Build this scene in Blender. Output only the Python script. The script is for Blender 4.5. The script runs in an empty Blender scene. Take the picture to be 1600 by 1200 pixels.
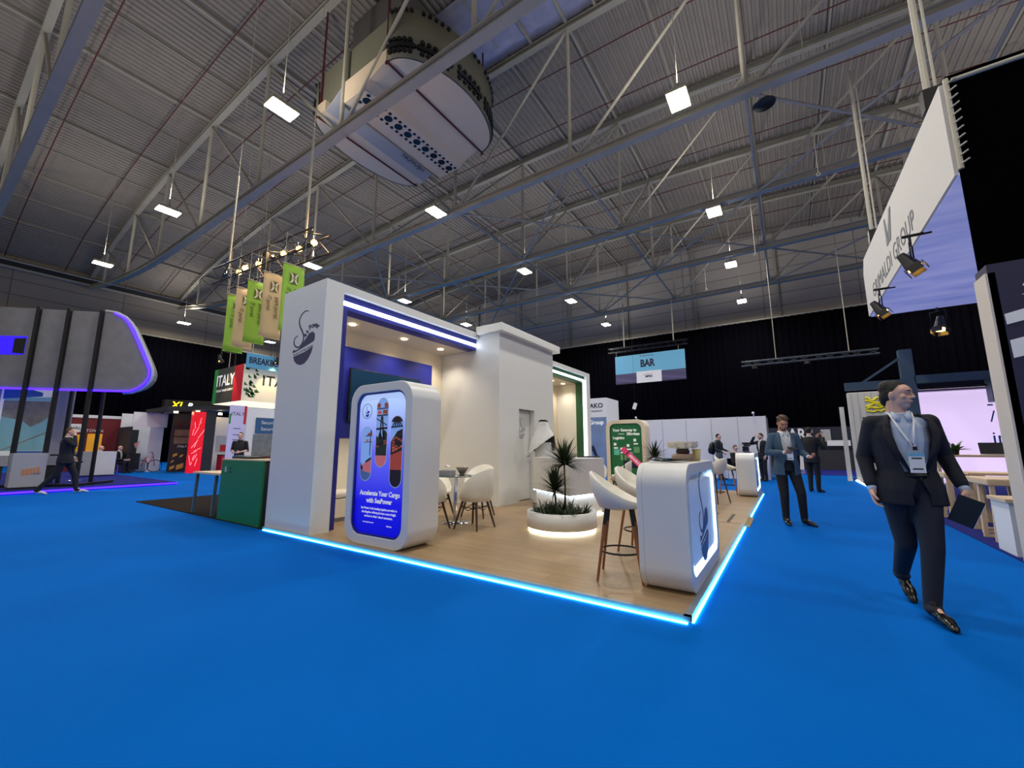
import bpy, bmesh, math, random
from mathutils import Vector, Matrix, Quaternion, Euler
import numpy as np
random.seed(7)
PI = math.pi
S = bpy.context.scene
COL = S.collection

# ---------------------------------------------------------------- camera
cam_d = bpy.data.cameras.new('camera'); cam = bpy.data.objects.new('camera', cam_d); COL.objects.link(cam)
cam_d.sensor_width = 36.0; cam_d.lens = 641.4 / 1600 * 36.0; cam_d.clip_end = 300; cam_d.clip_start = 0.05
cam.location = (0.69, -3.314, 1.25)
cam.rotation_euler = (math.radians(90 + 8.804), 0, math.radians(33.73))
S.camera = cam
# ---------------------------------------------------------------- world and exposure
W = bpy.data.worlds.new('hall_world'); S.world = W; W.use_nodes = True
W.node_tree.nodes['Background'].inputs[0].default_value = (1.0, 0.93, 0.84, 1)
W.node_tree.nodes['Background'].inputs[1].default_value = 0.32
S.view_settings.view_transform = 'Standard'; S.view_settings.look = 'None'
S.view_settings.gamma = 1; S.view_settings.exposure = 0.0; S.view_settings.use_curve_mapping = False
HIGH_BAY_W = 240.0; ROOF_FILL = 0.42  # second value: share of lamp power for the added roof fill
S.cycles.max_bounces = 6; S.cycles.diffuse_bounces = 3; S.cycles.glossy_bounces = 3
S.cycles.transmission_bounces = 6; S.cycles.sample_clamp_indirect = 4.0
S.cycles.use_denoising = True

# ---------------------------------------------------------------- helpers
def lin(c):
    return tuple((v / 12.92 if v <= 0.04045 else ((v + 0.055) / 1.055) ** 2.4) for v in [x / 255.0 for x in c])
MATS = {}
def mat(name, rgb, rough=0.6, metal=0.0, emit=0.0, emitc=None, noise=0.0, scale=8.0, bump=0.0, alpha=1.0, trans=0.0, coat=0.0, stretch=None, spec=None):
    if name in MATS: return MATS[name]
    m = bpy.data.materials.new(name); m.use_nodes = True; MATS[name] = m
    nt = m.node_tree; b = nt.nodes['Principled BSDF']
    c = lin(rgb)
    b.inputs['Base Color'].default_value = (*c, 1); b.inputs['Roughness'].default_value = rough
    b.inputs['Metallic'].default_value = metal
    if spec is not None: b.inputs['Specular IOR Level'].default_value = spec
    if coat: b.inputs['Coat Weight'].default_value = coat
    if trans: b.inputs['Transmission Weight'].default_value = trans
    if alpha < 1: b.inputs['Alpha'].default_value = alpha
    if emit:
        b.inputs['Emission Color'].default_value = (*lin(emitc or rgb), 1); b.inputs['Emission Strength'].default_value = emit
    tc = nt.nodes.new('ShaderNodeTexCoord'); mp = nt.nodes.new('ShaderNodeMapping')
    nt.links.new(tc.outputs['Object'], mp.inputs[0])
    if stretch: mp.inputs['Scale'].default_value = stretch
    n = nt.nodes.new('ShaderNodeTexNoise'); n.inputs['Scale'].default_value = scale; n.inputs['Detail'].default_value = 4
    nt.links.new(mp.outputs[0], n.inputs['Vector'])
    if noise:
        mx = nt.nodes.new('ShaderNodeMix'); mx.data_type = 'RGBA'
        mx.inputs['A'].default_value = (*[v * (1 - noise) for v in c], 1)
        mx.inputs['B'].default_value = (*[min(1, v * (1 + noise)) for v in c], 1)
        nt.links.new(n.outputs['Fac'], mx.inputs['Factor']); nt.links.new(mx.outputs['Result'], b.inputs['Base Color'])
    else:
        r = nt.nodes.new('ShaderNodeMapRange'); r.inputs['To Min'].default_value = max(0, rough - 0.04); r.inputs['To Max'].default_value = min(1, rough + 0.04)
        nt.links.new(n.outputs['Fac'], r.inputs['Value']); nt.links.new(r.outputs[0], b.inputs['Roughness'])
    if bump:
        bp = nt.nodes.new('ShaderNodeBump'); bp.inputs['Strength'].default_value = bump; bp.inputs['Distance'].default_value = 0.02
        nt.links.new(n.outputs['Fac'], bp.inputs['Height']); nt.links.new(bp.outputs[0], b.inputs['Normal'])
    return m

def rotm(rx=0, ry=0, rz=0):
    return Euler((rx, ry, rz)).to_matrix().to_4x4()
FRONT = rotm(PI / 2)                       # XY art -> faces -Y
FACEX = rotm(0, 0, PI / 2) @ rotm(PI / 2)  # XY art -> faces +X (art x runs along +Y)
FACENX = rotm(0, 0, -PI / 2) @ rotm(PI / 2)
FACEY = rotm(0, 0, PI) @ rotm(PI / 2)

class B:
    """collects shapes into one mesh"""
    def __init__(s, M=None): s.bm = bmesh.new(); s.M = M or Matrix.Identity(4)
    def _tag(s, geo, m):
        for f in geo: f.material_index = m
    def box(s, c, size, R=None, m=0):
        r = bmesh.ops.create_cube(s.bm, size=1.0)
        X = s.M @ Matrix.Translation(c) @ (R or Matrix.Identity(4)) @ Matrix.Diagonal((*size, 1))
        bmesh.ops.transform(s.bm, matrix=X, verts=r['verts'])
        s._tag({f for v in r['verts'] for f in v.link_faces}, m); return s
    def bb(s, a, b, m=0):
        return s.box([(a[i] + b[i]) / 2 for i in range(3)], [abs(b[i] - a[i]) for i in range(3)], None, m)
    def cyl(s, p, q, r1, r2=None, seg=12, m=0, caps=True):
        p = Vector(p); q = Vector(q); d = q - p; L = d.length
        if L < 1e-6: return s
        r2 = r1 if r2 is None else r2
        g = bmesh.ops.create_cone(s.bm, cap_ends=caps, segments=seg, radius1=r1, radius2=r2, depth=L)
        X = s.M @ Matrix.Translation((p + q) / 2) @ Vector((0, 0, 1)).rotation_difference(d).to_matrix().to_4x4()
        bmesh.ops.transform(s.bm, matrix=X, verts=g['verts'])
        s._tag({f for v in g['verts'] for f in v.link_faces}, m); return s
    def beam(s, p, q, w, h, m=0):
        p = Vector(p); q = Vector(q); d = q - p
        X = Matrix.Translation((p + q) / 2) @ d.to_track_quat('Y', 'Z').to_matrix().to_4x4()
        g = bmesh.ops.create_cube(s.bm, size=1.0)
        bmesh.ops.transform(s.bm, matrix=s.M @ X @ Matrix.Diagonal((w, d.length, h, 1)), verts=g['verts'])
        s._tag({f for v in g['verts'] for f in v.link_faces}, m); return s
    def ball(s, c, r, m=0, R=None, seg=12):
        g = bmesh.ops.create_uvsphere(s.bm, u_segments=seg, v_segments=max(6, seg * 2 // 3), radius=1.0)
        rr = r if hasattr(r, '__len__') else (r, r, r)
        bmesh.ops.transform(s.bm, matrix=s.M @ Matrix.Translation(c) @ (R or Matrix.Identity(4)) @ Matrix.Diagonal((*rr, 1)), verts=g['verts'])
        s._tag({f for v in g['verts'] for f in v.link_faces}, m); return s
    def tube(s, pts, r, seg=8, m=0, closed=False):
        pts = [Vector(p) for p in pts]; n = len(pts); rings = []
        ref = None
        for i, p in enumerate(pts):
            a = pts[(i - 1) % n] if (closed or i > 0) else p
            b = pts[(i + 1) % n] if (closed or i < n - 1) else p
            d = (b - a).normalized()
            if ref is None:
                ref = d.orthogonal().normalized()
            ref = (ref - d * ref.dot(d)).normalized(); u = d.cross(ref)
            rr = r[i] if hasattr(r, '__len__') else r
            rings.append([s.bm.verts.new(s.M @ (p + rr * (math.cos(2 * PI * k / seg) * ref + math.sin(2 * PI * k / seg) * u))) for k in range(seg)])
        for i in range(n if closed else n - 1):
            A, C = rings[i], rings[(i + 1) % n]
            for k in range(seg):
                f = s.bm.faces.new((A[k], A[(k + 1) % seg], C[(k + 1) % seg], C[k])); f.material_index = m; f.smooth = True
        if not closed:
            for rg, fl in ((rings[0], True), (rings[-1], False)):
                f = s.bm.faces.new(rg[::-1] if fl else rg); f.material_index = m
        return s
    def prism(s, pts, z0, z1, m=0, X=None):
        """outline in XY extruded from z0 to z1; X maps it into place"""
        X = s.M @ (X or Matrix.Identity(4))
        a = [s.bm.verts.new(X @ Vector((x, y, z0))) for x, y in pts]
        b = [s.bm.verts.new(X @ Vector((x, y, z1))) for x, y in pts]
        fs = [s.bm.faces.new(a[::-1]), s.bm.faces.new(b)]
        n = len(pts)
        for i in range(n): fs.append(s.bm.faces.new((a[i], a[(i + 1) % n], b[(i + 1) % n], b[i])))
        for f in fs: f.material_index = m
        return s
    def ring(s, outer, inner, z0, z1, m=0, X=None):
        """frame between two outlines with equal point counts"""
        X = s.M @ (X or Matrix.Identity(4)); n = len(outer)
        V = [[s.bm.verts.new(X @ Vector((x, y, z))) for x, y in o] for o in (outer, inner) for z in (z0, z1)]
        o0, o1, i0, i1 = V
        for i in range(n):
            j = (i + 1) % n
            for q in ((o0[i], o0[j], o1[j], o1[i]), (i0[j], i0[i], i1[i], i1[j]), (o1[i], o1[j], i1[j], i1[i]), (o0[j], o0[i], i0[i], i0[j])):
                s.bm.faces.new(q).material_index = m
        return s
    def lathe(s, prof, seg=32, m=0, c=(0, 0, 0)):
        rings = []
        for r, z in prof:
            rings.append([s.bm.verts.new(s.M @ Vector((c[0] + r * math.cos(2 * PI * k / seg), c[1] + r * math.sin(2 * PI * k / seg), c[2] + z))) for k in range(seg)] if r > 1e-5
                         else [s.bm.verts.new(s.M @ Vector((c[0], c[1], c[2] + z)))])
        for A, C in zip(rings, rings[1:]):
            for k in range(seg):
                a = [A[k % len(A)], A[(k + 1) % len(A)], C[(k + 1) % len(C)], C[k % len(C)]]
                u = []
                for v in a:
                    if v not in u: u.append(v)
                if len(u) > 2:
                    f = s.bm.faces.new(u); f.material_index = m; f.smooth = True
        return s
    def sheet(s, grid, m=0, smooth=True):
        V = [[s.bm.verts.new(s.M @ Vector(p)) for p in row] for row in grid]
        for i in range(len(V) - 1):
            for j in range(len(V[0]) - 1):
                f = s.bm.faces.new((V[i][j], V[i][j + 1], V[i + 1][j + 1], V[i + 1][j])); f.material_index = m; f.smooth = smooth
        return s
    def done(s, name, mats, parent=None, loc=None, rot=None, smooth=False, bevel=0, solid=0, label=None, norm=True):
        if norm: bmesh.ops.recalc_face_normals(s.bm, faces=s.bm.faces)
        me = bpy.data.meshes.new(name); s.bm.to_mesh(me); s.bm.free()
        return mk(name, me, mats, parent, loc, rot, smooth, bevel, solid, label)

def mk(name, me, mats, parent=None, loc=None, rot=None, smooth=False, bevel=0, solid=0, label=None):
    o = bpy.data.objects.new(name, me); COL.objects.link(o)
    for m in (mats if isinstance(mats, (list, tuple)) else [mats]): me.materials.append(m)
    if parent: o.parent = parent
    if loc is not None: o.location = loc
    if rot is not None: o.rotation_euler = rot
    if smooth:
        for p in me.polygons: p.use_smooth = True
    if bevel:
        b = o.modifiers.new('b', 'BEVEL'); b.width = bevel; b.segments = 2; b.limit_method = 'ANGLE'; b.angle_limit = 0.6
    if solid:
        b = o.modifiers.new('s', 'SOLIDIFY'); b.thickness = solid; b.offset = 0
    if label: o['label'] = label
    return o
def thing(name, label, cat, loc=(0, 0, 0), rz=0, group=None, kind=None):
    o = bpy.data.objects.new(name, None); COL.objects.link(o); o.location = loc; o.rotation_euler = (0, 0, rz)
    o.empty_display_size = 0.1
    return tag(o, label, cat, group, kind)
def tag(o, label=None, cat=None, group=None, kind=None):
    if label: o['label'] = label
    if cat: o['category'] = cat
    if group: o['group'] = group
    if kind: o['kind'] = kind
    return o
def dup(root, loc=None, rz=None, label=None, group=None, parent=None):
    def cp(o, par):
        c = o.copy(); COL.objects.link(c)
        if par is not None: c.parent = par
        for ch in o.children: cp(ch, c)
        return c
    r = cp(root, parent)
    if loc is not None: r.location = loc
    if rz is not None: r.rotation_euler = (0, 0, rz)
    if label: r['label'] = label
    if group: r['group'] = group
    return r
def at(o, p): return Matrix.Translation(p) @ o
def rrect(x0, y0, x1, y1, r, n=8):
    P = []
    for cx, cy, a in ((x1 - r, y0 + r, -PI / 2), (x1 - r, y1 - r, 0), (x0 + r, y1 - r, PI / 2), (x0 + r, y0 + r, PI)):
        for k in range(n + 1):
            t = a + PI / 2 * k / n; P.append((cx + r * math.cos(t), cy + r * math.sin(t)))
    return P
def text(s, size, m, parent, X, name='lettering', align='CENTER', bold=0.0, sx=1.0, th=0.002, label=None, track=1.0, shear=0.0):
    c = bpy.data.curves.new('t', 'FONT'); c.body = s; c.size = size; c.align_x = align; c.align_y = 'CENTER'
    c.extrude = th; c.offset = bold; c.resolution_u = 3; c.space_character = track; c.shear = shear
    o = bpy.data.objects.new('t', c); COL.objects.link(o)
    dg = bpy.context.evaluated_depsgraph_get(); me = bpy.data.meshes.new_from_object(o.evaluated_get(dg))
    bpy.data.objects.remove(o); bpy.data.curves.remove(c)
    me.transform(X @ Matrix.Diagonal((sx, 1, 1, 1)))
    me.materials.clear()
    return mk(name, me, m, parent, label=label)

# ---------------------------------------------------------------- materials
WHITE = mat('white_laminate', (226, 227, 225), 0.35, noise=0.02, scale=3)
CREAM = mat('cream_paint', (236, 226, 206), 0.6, noise=0.02)
NAVY = mat('royal_blue_laminate', (28, 38, 140), 0.35)
BLUEPANEL = mat('blue_wall_vinyl', (34, 44, 150), 0.45)
GREENP = mat('green_frame_laminate', (26, 84, 50), 0.4)
BLACK = mat('matt_black_metal', (14, 14, 16), 0.45, noise=0.1)
STEEL = mat('galvanised_steel', (182, 176, 158), 0.55, 0.0, noise=0.12, scale=2)
DSTEEL = mat('weathered_steel', (150, 146, 132), 0.6, 0.0, noise=0.15, scale=2)
CHROME = mat('chrome', (200, 202, 205), 0.12, 1.0)
LEDW = mat('white_led', (255, 255, 255), emit=9, emitc=(225, 240, 255))
LEDWARM = mat('warm_white_led', (255, 255, 255), emit=6, emitc=(255, 250, 225))
LEDCY = mat('cyan_led', (170, 235, 255), emit=30, emitc=(70, 205, 240))
LEDBLUE = mat('blue_led', (40, 20, 255), emit=7, emitc=(50, 20, 255))
GREY = mat('light_grey_laminate', (170, 172, 176), 0.5, noise=0.05)
DARK = mat('dark_charcoal_panel', (38, 40, 46), 0.6, noise=0.08)
PAPER = mat('white_print', (235, 236, 238), 0.6)
INK = mat('navy_ink', (30, 30, 70), 0.6)
INKB = mat('black_ink', (22, 22, 26), 0.6)
WHITEINK = mat('white_letters', (245, 245, 245), 0.5, emit=0.25)
GLASS = mat('clear_glass', (235, 245, 245), 0.04, trans=1.0)
MIDB = mat('mid_blue_print', (58, 110, 180), 0.6)
ORANGE = mat('orange_print', (214, 130, 50), 0.6)
REDM = mat('red_print', (200, 22, 44), 0.5)
GREENM = mat('green_print', (20, 140, 60), 0.6)
LEAF = mat('dark_green_leaf', (44, 62, 34), 0.45, noise=0.35, scale=14)
SOIL = mat('dark_soil', (38, 30, 22), 0.95, noise=0.4, scale=60, bump=0.6)
def wood(name, a, b, scale=1.0, rough=0.45, plank=None, along='X'):
    m = bpy.data.materials.new(name); m.use_nodes = True; MATS[name] = m; nt = m.node_tree; p = nt.nodes['Principled BSDF']
    tc = nt.nodes.new('ShaderNodeTexCoord'); mp = nt.nodes.new('ShaderNodeMapping'); nt.links.new(tc.outputs['Object'], mp.inputs[0])
    mp.inputs['Scale'].default_value = (1.2, 14, 14) if along == 'X' else ((14, 1.2, 14) if along == 'Y' else (14, 14, 1.2))
    n = nt.nodes.new('ShaderNodeTexNoise'); n.inputs['Scale'].default_value = scale; n.inputs['Detail'].default_value = 6; n.inputs['Distortion'].default_value = 0.6
    nt.links.new(mp.outputs[0], n.inputs['Vector'])
    cr = nt.nodes.new('ShaderNodeMix'); cr.data_type = 'RGBA'; cr.inputs['A'].default_value = (*lin(a), 1); cr.inputs['B'].default_value = (*lin(b), 1)
    nt.links.new(n.outputs['Fac'], cr.inputs['Factor']); out = cr.outputs['Result']
    if plank:
        br = nt.nodes.new('ShaderNodeTexBrick'); br.inputs['Scale'].default_value = 1.0
        br.inputs['Brick Width'].default_value = plank[0]; br.inputs['Row Height'].default_value = plank[1]; br.inputs['Mortar Size'].default_value = 0.0022
        br.inputs['Color1'].default_value = (0.86, 0.86, 0.86, 1); br.inputs['Color2'].default_value = (1, 1, 1, 1); br.inputs['Mortar'].default_value = (0.55, 0.5, 0.45, 1)
        nt.links.new(tc.outputs['Object'], br.inputs['Vector'])
        mu = nt.nodes.new('ShaderNodeMix'); mu.data_type = 'RGBA'; mu.blend_type = 'MULTIPLY'; mu.inputs['Factor'].default_value = 1
        nt.links.new(out, mu.inputs['A']); nt.links.new(br.outputs['Color'], mu.inputs['B']); out = mu.outputs['Result']
    nt.links.new(out, p.inputs['Base Color']); p.inputs['Roughness'].default_value = rough
    return m
OAK = wood('oak_floor_boards', (150, 123, 90), (186, 158, 122), 1.3, 0.38, plank=(1.3, 0.19))
WOODLEG = wood('walnut_leg', (120, 70, 36), (164, 104, 60), 2, 0.4, along='Z')
DARKLEG = wood('dark_walnut_leg', (52, 34, 24), (82, 56, 40), 2, 0.4, along='Z')
PALEWOOD = wood('pale_birch', (206, 176, 138), (232, 208, 172), 1.5, 0.45)

# ---------------------------------------------------------------- hall shell
def carpet_mat(name, a, b):
    m = mat(name, a, 0.95); nt = m.node_tree; p = nt.nodes['Principled BSDF']
    tc = nt.nodes.new('ShaderNodeTexCoord')
    n1 = nt.nodes.new('ShaderNodeTexNoise'); n1.inputs['Scale'].default_value = 0.7; n1.inputs['Detail'].default_value = 3
    n2 = nt.nodes.new('ShaderNodeTexNoise'); n2.inputs['Scale'].default_value = 220; n2.inputs['Detail'].default_value = 2
    for n in (n1, n2): nt.links.new(tc.outputs['Object'], n.inputs['Vector'])
    ad = nt.nodes.new('ShaderNodeMath'); ad.operation = 'MULTIPLY_ADD'; ad.inputs[1].default_value = 0.35
    nt.links.new(n2.outputs['Fac'], ad.inputs[0]); mu = nt.nodes.new('ShaderNodeMath'); mu.operation = 'MULTIPLY'; mu.inputs[1].default_value = 0.65
    nt.links.new(n1.outputs['Fac'], mu.inputs[0]); nt.links.new(mu.outputs[0], ad.inputs[2])
    mx = nt.nodes.new('ShaderNodeMix'); mx.data_type = 'RGBA'; mx.inputs['A'].default_value = (*lin(a), 1); mx.inputs['B'].default_value = (*lin(b), 1)
    nt.links.new(ad.outputs[0], mx.inputs['Factor']); nt.links.new(mx.outputs['Result'], p.inputs['Base Color'])
    bp = nt.nodes.new('ShaderNodeBump'); bp.inputs['Strength'].default_value = 0.35; bp.inputs['Distance'].default_value = 0.004
    nt.links.new(n2.outputs['Fac'], bp.inputs['Height']); nt.links.new(bp.outputs[0], p.inputs['Normal'])
    p.inputs['Specular IOR Level'].default_value = 0.05
    return m
CARPET = carpet_mat('blue_event_carpet', (0, 90, 180), (0, 105, 202))
XL, XR, YF, YB = -44.6, 26.0, 33.2, -14.0
tag(B().bb((XL, YB, -0.1), (XR, YF, 0)).done('floor', CARPET), 'bright blue carpet laid over the whole hall floor', 'floor', kind='structure')

_rp = [(-44.6, 14.9), (-40, 16.3), (-34.5, 17.2), (-28.8, 17.85), (-23, 18.2), (-17, 18.4), (-10, 18.45), (-4, 18.35), (2, 18.0), (8, 17.6), (14, 17.0), (20, 16.2), (26, 15.2)]
def roofz(x): return float(np.interp(x, [p[0] for p in _rp], [p[1] for p in _rp]))
DECK = mat('corrugated_roof_deck', (132, 124, 114), 0.65, 0.0, noise=0.10, scale=1.5)
b = B(); g = []
x = XL; per = 0.27
while x < XR:
    for dx, dz in ((0, 0), (0.03, -0.055), (0.135, -0.055), (0.165, 0)):
        g.append((x + dx, dz))
    x += per
ys = [YB, 0, 12, YF]
b.sheet([[(px, y, roofz(px) + dz) for px, dz in g] for y in ys], smooth=False)
tag(b.done('ceiling', DECK, solid=0.01, norm=False), 'grey corrugated metal roof deck arching over the hall', 'ceiling', kind='structure')

def panel_mat(name, rgb, vert, hor, ax):
    m = mat(name, rgb, 0.7); nt = m.node_tree; p = nt.nodes['Principled BSDF']
    tc = nt.nodes.new('ShaderNodeTexCoord'); sp = nt.nodes.new('ShaderNodeSeparateXYZ'); nt.links.new(tc.outputs['Object'], sp.inputs[0])
    cb = nt.nodes.new('ShaderNodeCombineXYZ'); nt.links.new(sp.outputs[ax], cb.inputs[0]); nt.links.new(sp.outputs['Z'], cb.inputs[1])
    br = nt.nodes.new('ShaderNodeTexBrick'); br.offset = 0; br.inputs['Scale'].default_value = 1; br.inputs['Brick Width'].default_value = vert; br.inputs['Row Height'].default_value = hor
    br.inputs['Mortar Size'].default_value = 0.03
    c = lin(rgb); br.inputs['Color1'].default_value = (*c, 1); br.inputs['Color2'].default_value = (*[v * 0.9 for v in c], 1); br.inputs['Mortar'].default_value = (*[v * 0.45 for v in c], 1)
    nt.links.new(cb.outputs[0], br.inputs['Vector']); nt.links.new(br.outputs['Color'], p.inputs['Base Color'])
    return m
WALLP = panel_mat('grey_cladding', (172, 165, 156), 5.8, 1.0, 'X'); WALLPY = panel_mat('grey_cladding_side', (168, 157, 142), 6.0, 1.1, 'Y')
pts = [(XL, 0), (XR, 0)] + [(px, roofz(px)) for px in np.linspace(XR, XL, 24)]
tag(B().prism(pts, -0.15, 0, 0, at(FRONT, (0, YF, 0))).done('wall_back', WALLP), 'grey clad gable wall at the far end of the hall', 'wall', kind='structure')
tag(B().bb((XL - 0.15, YB, 0), (XL, YF, 15.2)).done('wall_left', WALLPY), 'grey clad side wall on the left of the hall', 'wall', kind='structure')
tag(B().bb((XR, YB, 0), (XR + 0.15, YF, 15.2)).done('wall_right', WALLPY), 'grey clad side wall on the right of the hall', 'wall', kind='structure')
# cladding posts on the gable
b = B()
for px in np.arange(-40, 22, 5.85): b.bb((px - 0.09, YF - 0.28, 0), (px + 0.09, YF - 0.02, roofz(px) - 0.3))
tag(b.done('trim_1', DSTEEL), 'steel wall posts standing against the gable cladding', 'trim', kind='structure')
DRAPE = mat('black_drape', (9, 9, 15), 1.0, noise=0.2, scale=3, spec=0.0)
def drape(name, a, c, z0, z1, label, n_per=0.42, amp=0.07, mt=None):
    a = Vector((*a, 0)); c = Vector((*c, 0)); L = (c - a).length; d = (c - a) / L; nrm = Vector((-d.y, d.x, 0)); n = int(L / n_per * 6)
    rows = []
    for z in (z0, z0 + (z1 - z0) * 0.5, z1):
        rows.append([tuple(a + d * (L * i / n) + nrm * amp * (math.sin(i * 2 * PI / 6 + 0.4 * math.sin(i * .05)) * (1 + 0.3 * math.sin(i * .37))) + Vector((0, 0, z))) for i in range(n + 1)])
    o = B().sheet(rows).done(name, mt or DRAPE, solid=0.01, norm=False)
    return tag(o, label, 'curtain')
drape('black_curtain', (XL + 0.6, YF - 0.7), (XR - .3, YF - 0.7), 0.02, 10.9, 'tall black pleated curtain hung across the far end wall')
drape('black_curtain', (XL + 0.55, YB + 1), (XL + 0.55, YF - 1.2), 0.02, 10.7, 'tall black curtain hung along the left side wall')
b = B(); b.cyl((XL + .4, YF - .75, 10.95), (XR - .3, YF - .75, 10.95), 0.05); 
tag(b.done('curtain_track', STEEL), 'steel pipe carrying the far black curtain', 'curtain track')
b = B(); b.cyl((XL + .5, YB + 1, 10.8), (XL + .5, YF - 1, 10.8), 0.05)
tag(b.done('curtain_track', STEEL), 'steel pipe carrying the left black curtain', 'curtain track')

# ---------------------------------------------------------------- roof trusses
TY = [-1.95, 3.9, 9.75, 15.6, 21.45, 27.3]
NX = [0.5 + 5.85 * k for k in range(-7, 5)]   # -40.45 .. 23.9
def botz(x): return 11.95 if x > -28 else 11.95 + 1.9 * ((-28 - x) / 16.6) ** 1.6
names = ['nearest to the camera, in the upper left corner', 'passing in front of the big air unit', 'second beyond the air unit', 'third beyond the air unit', 'fourth beyond the air unit', 'farthest, just before the gable wall']
for ti, ty in enumerate(TY):
    t = thing('roof_truss', 'grey steel roof truss spanning the hall, ' + names[ti], 'roof truss', (0, ty, 0), group='roof trusses')
    xs = [XL + .1] + NX; b = B()
    fx = list(np.linspace(XL + .1, XR - .2, 26))
    for a, c in zip(fx, fx[1:]):
        za, zc = roofz(a) - .33, roofz(c) - .33
        b.beam((a, 0, za + .12), (c, 0, zc + .12), 0.26, 0.03); b.beam((a, 0, za - .12), (c, 0, zc - .12), 0.26, 0.03); b.beam((a, 0, za), (c, 0, zc), 0.03, 0.24)
    b.done('top_chord', DSTEEL, t)
    b = B(); cx = [XL + .1] + list(np.linspace(-43, -28, 8)) + [-11, 6, XR - .2]
    for a, c in zip(cx, cx[1:]):
        for dz, w, h in ((.13, .3, .035), (-.13, .3, .035), (0, .05, .26)): b.beam((a - .01, 0, botz(a) + dz), (c + .01, 0, botz(c) + dz), w, h)
    b.done('bottom_chord', STEEL, t)
    for i, nx in enumerate(NX):
        B().cyl((nx, 0, botz(nx) + .1), (nx, 0, roofz(nx) - .4), 0.075, seg=8).done('vertical_strut', STEEL, t)
        if i + 1 < len(NX):
            n2 = NX[i + 1]
            if nx >= -14: p, q_ = (nx + .2, 0, botz(nx) + .12), (n2, 0, roofz(n2) - .42)
            else: p, q_ = (nx, 0, roofz(nx) - .42), (n2 - .2, 0, botz(n2) + .12)
            B().cyl(p, q_, 0.06, seg=8).done('diagonal_strut', STEEL if nx >= -14 else DSTEEL, t)
        g_ = B().box((nx + .08, 0, botz(nx) + .22), (.55, .03, .3))
        for k in range(4): g_.cyl((nx - .1 + .12 * k, -.03, botz(nx) + .25), (nx - .1 + .12 * k, .03, botz(nx) + .25), .02, seg=6)
        g_.done('gusset_plate', STEEL, t)
# longitudinal purlins and ties
names2 = ['left', 'right']
def ordinal(i): return ['first', 'second', 'third', 'fourth', 'fifth', 'sixth', 'seventh', 'eighth', 'ninth', 'tenth', 'eleventh', 'twelfth'][i]
for i, nx in enumerate(NX[:-1]):
    z = roofz(nx) - .12
    tag(B().bb((nx - .06, YB, z - .08), (nx + .06, YF, z + .04)).done('roof_purlin', DSTEEL), 'steel purlin under the roof deck, %s from the left wall' % ordinal(i), 'purlin', 'main roof purlins')
for i, nx in enumerate(NX[:-1]):
    x2 = nx + 2.925; z = roofz(x2) - .1
    tag(B().bb((x2 - .035, YB, z - .05), (x2 + .035, YF, z + .04)).done('roof_purlin', DSTEEL), 'thin purlin between the main ones, %s from the left wall' % ordinal(i), 'purlin', 'thin roof purlins')
for k in range(2, 5):
    y0, y1 = TY[k], TY[k + 1]
    t = thing('roof_bracing', 'web of steel ties and braces between the %s truss pair' % ['third and fourth', 'fourth and fifth', 'fifth and sixth'][k - 2], 'roof bracing', (0, y0, 0), group='roof bracing')
    for i, nx in enumerate(NX):
        if -24 < nx < 8:
            B().cyl((nx, 0, 12.05), (nx, y1 - y0, 12.05), 0.05, seg=8).done('tie_rod', STEEL, t)
            sgn = 1 if (i + k) % 2 else -1
            B().cyl((nx, 0, 11.9), (nx + 5.85 * sgn, y1 - y0, 11.9), 0.05, seg=8).done('cross_brace', STEEL, t)
            B().cyl((nx, 0, 12.05), (nx, y1 - y0, roofz(nx) - .45), 0.045, seg=8).done('sway_brace', DSTEEL, t)
# red sprinkler pipes
REDPIPE = mat('dark_red_pipe', (84, 30, 32), 0.6)
for i, y in enumerate([-0.55, 2.4, 5.3, 8.2, 11.2, 14.1, 17.1, 20, 23, 26, 29, 31.5]):
    pts = [(px, y, roofz(px) - .42) for px in np.linspace(XL + .4, XR - .4, 30)]
    tag(B().tube(pts, 0.026, seg=6).done('sprinkler_pipe', REDPIPE, smooth=True), 'thin dark red sprinkler pipe under the deck, %s counted from the camera' % ordinal(i), 'pipe', 'sprinkler pipes')
tag(B().cyl((XL + 6.6, YB, 12.6), (XL + 6.6, YF - .5, 12.6), 0.05, seg=8).done('steel_rod', STEEL), 'long pale rod under the low left side of the roof', 'pipe')
tag(B().cyl((XL + .5, YB, 13.9), (XL + .5, YF - .5, 13.9), 0.09, seg=8).done('eaves_pipe', STEEL), 'pale pipe running along the left eaves', 'pipe')
tag(B().bb((XL, YB, 14.0), (XL + .5, YF, 14.45)).done('eaves_gutter', DARK), 'dark eaves beam along the top of the left wall', 'beam')
# foil covered smoke hatch in the deck
FOIL = mat('blue_foil_lining', (160, 160, 180), 0.4, 0.3, noise=0.25, scale=2.5, bump=1.0)
b = B(); gx = np.linspace(-9.8, -1.2, 30); gy = np.linspace(6.6, 9.6, 12)
b.sheet([[(px, py, roofz(px) - .14 + 0.02 * math.sin(px * 5 + py * 3) * math.cos(py * 4)) for px in gx] for py in gy])
fo = thing('roof_hatch_lining', 'shiny bluish foil panel in the roof above the air unit', 'roof panel', (0, 0, 0))
b.done('foil_sheet', FOIL, fo, solid=0.02, norm=False)
for px in (-9.8, -6.95, -4.1, -1.2): B().bb((px - .05, 6.6, roofz(px) - .26), (px + .05, 9.6, roofz(px) - .16)).done('cover_strip', DSTEEL, fo)

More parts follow.
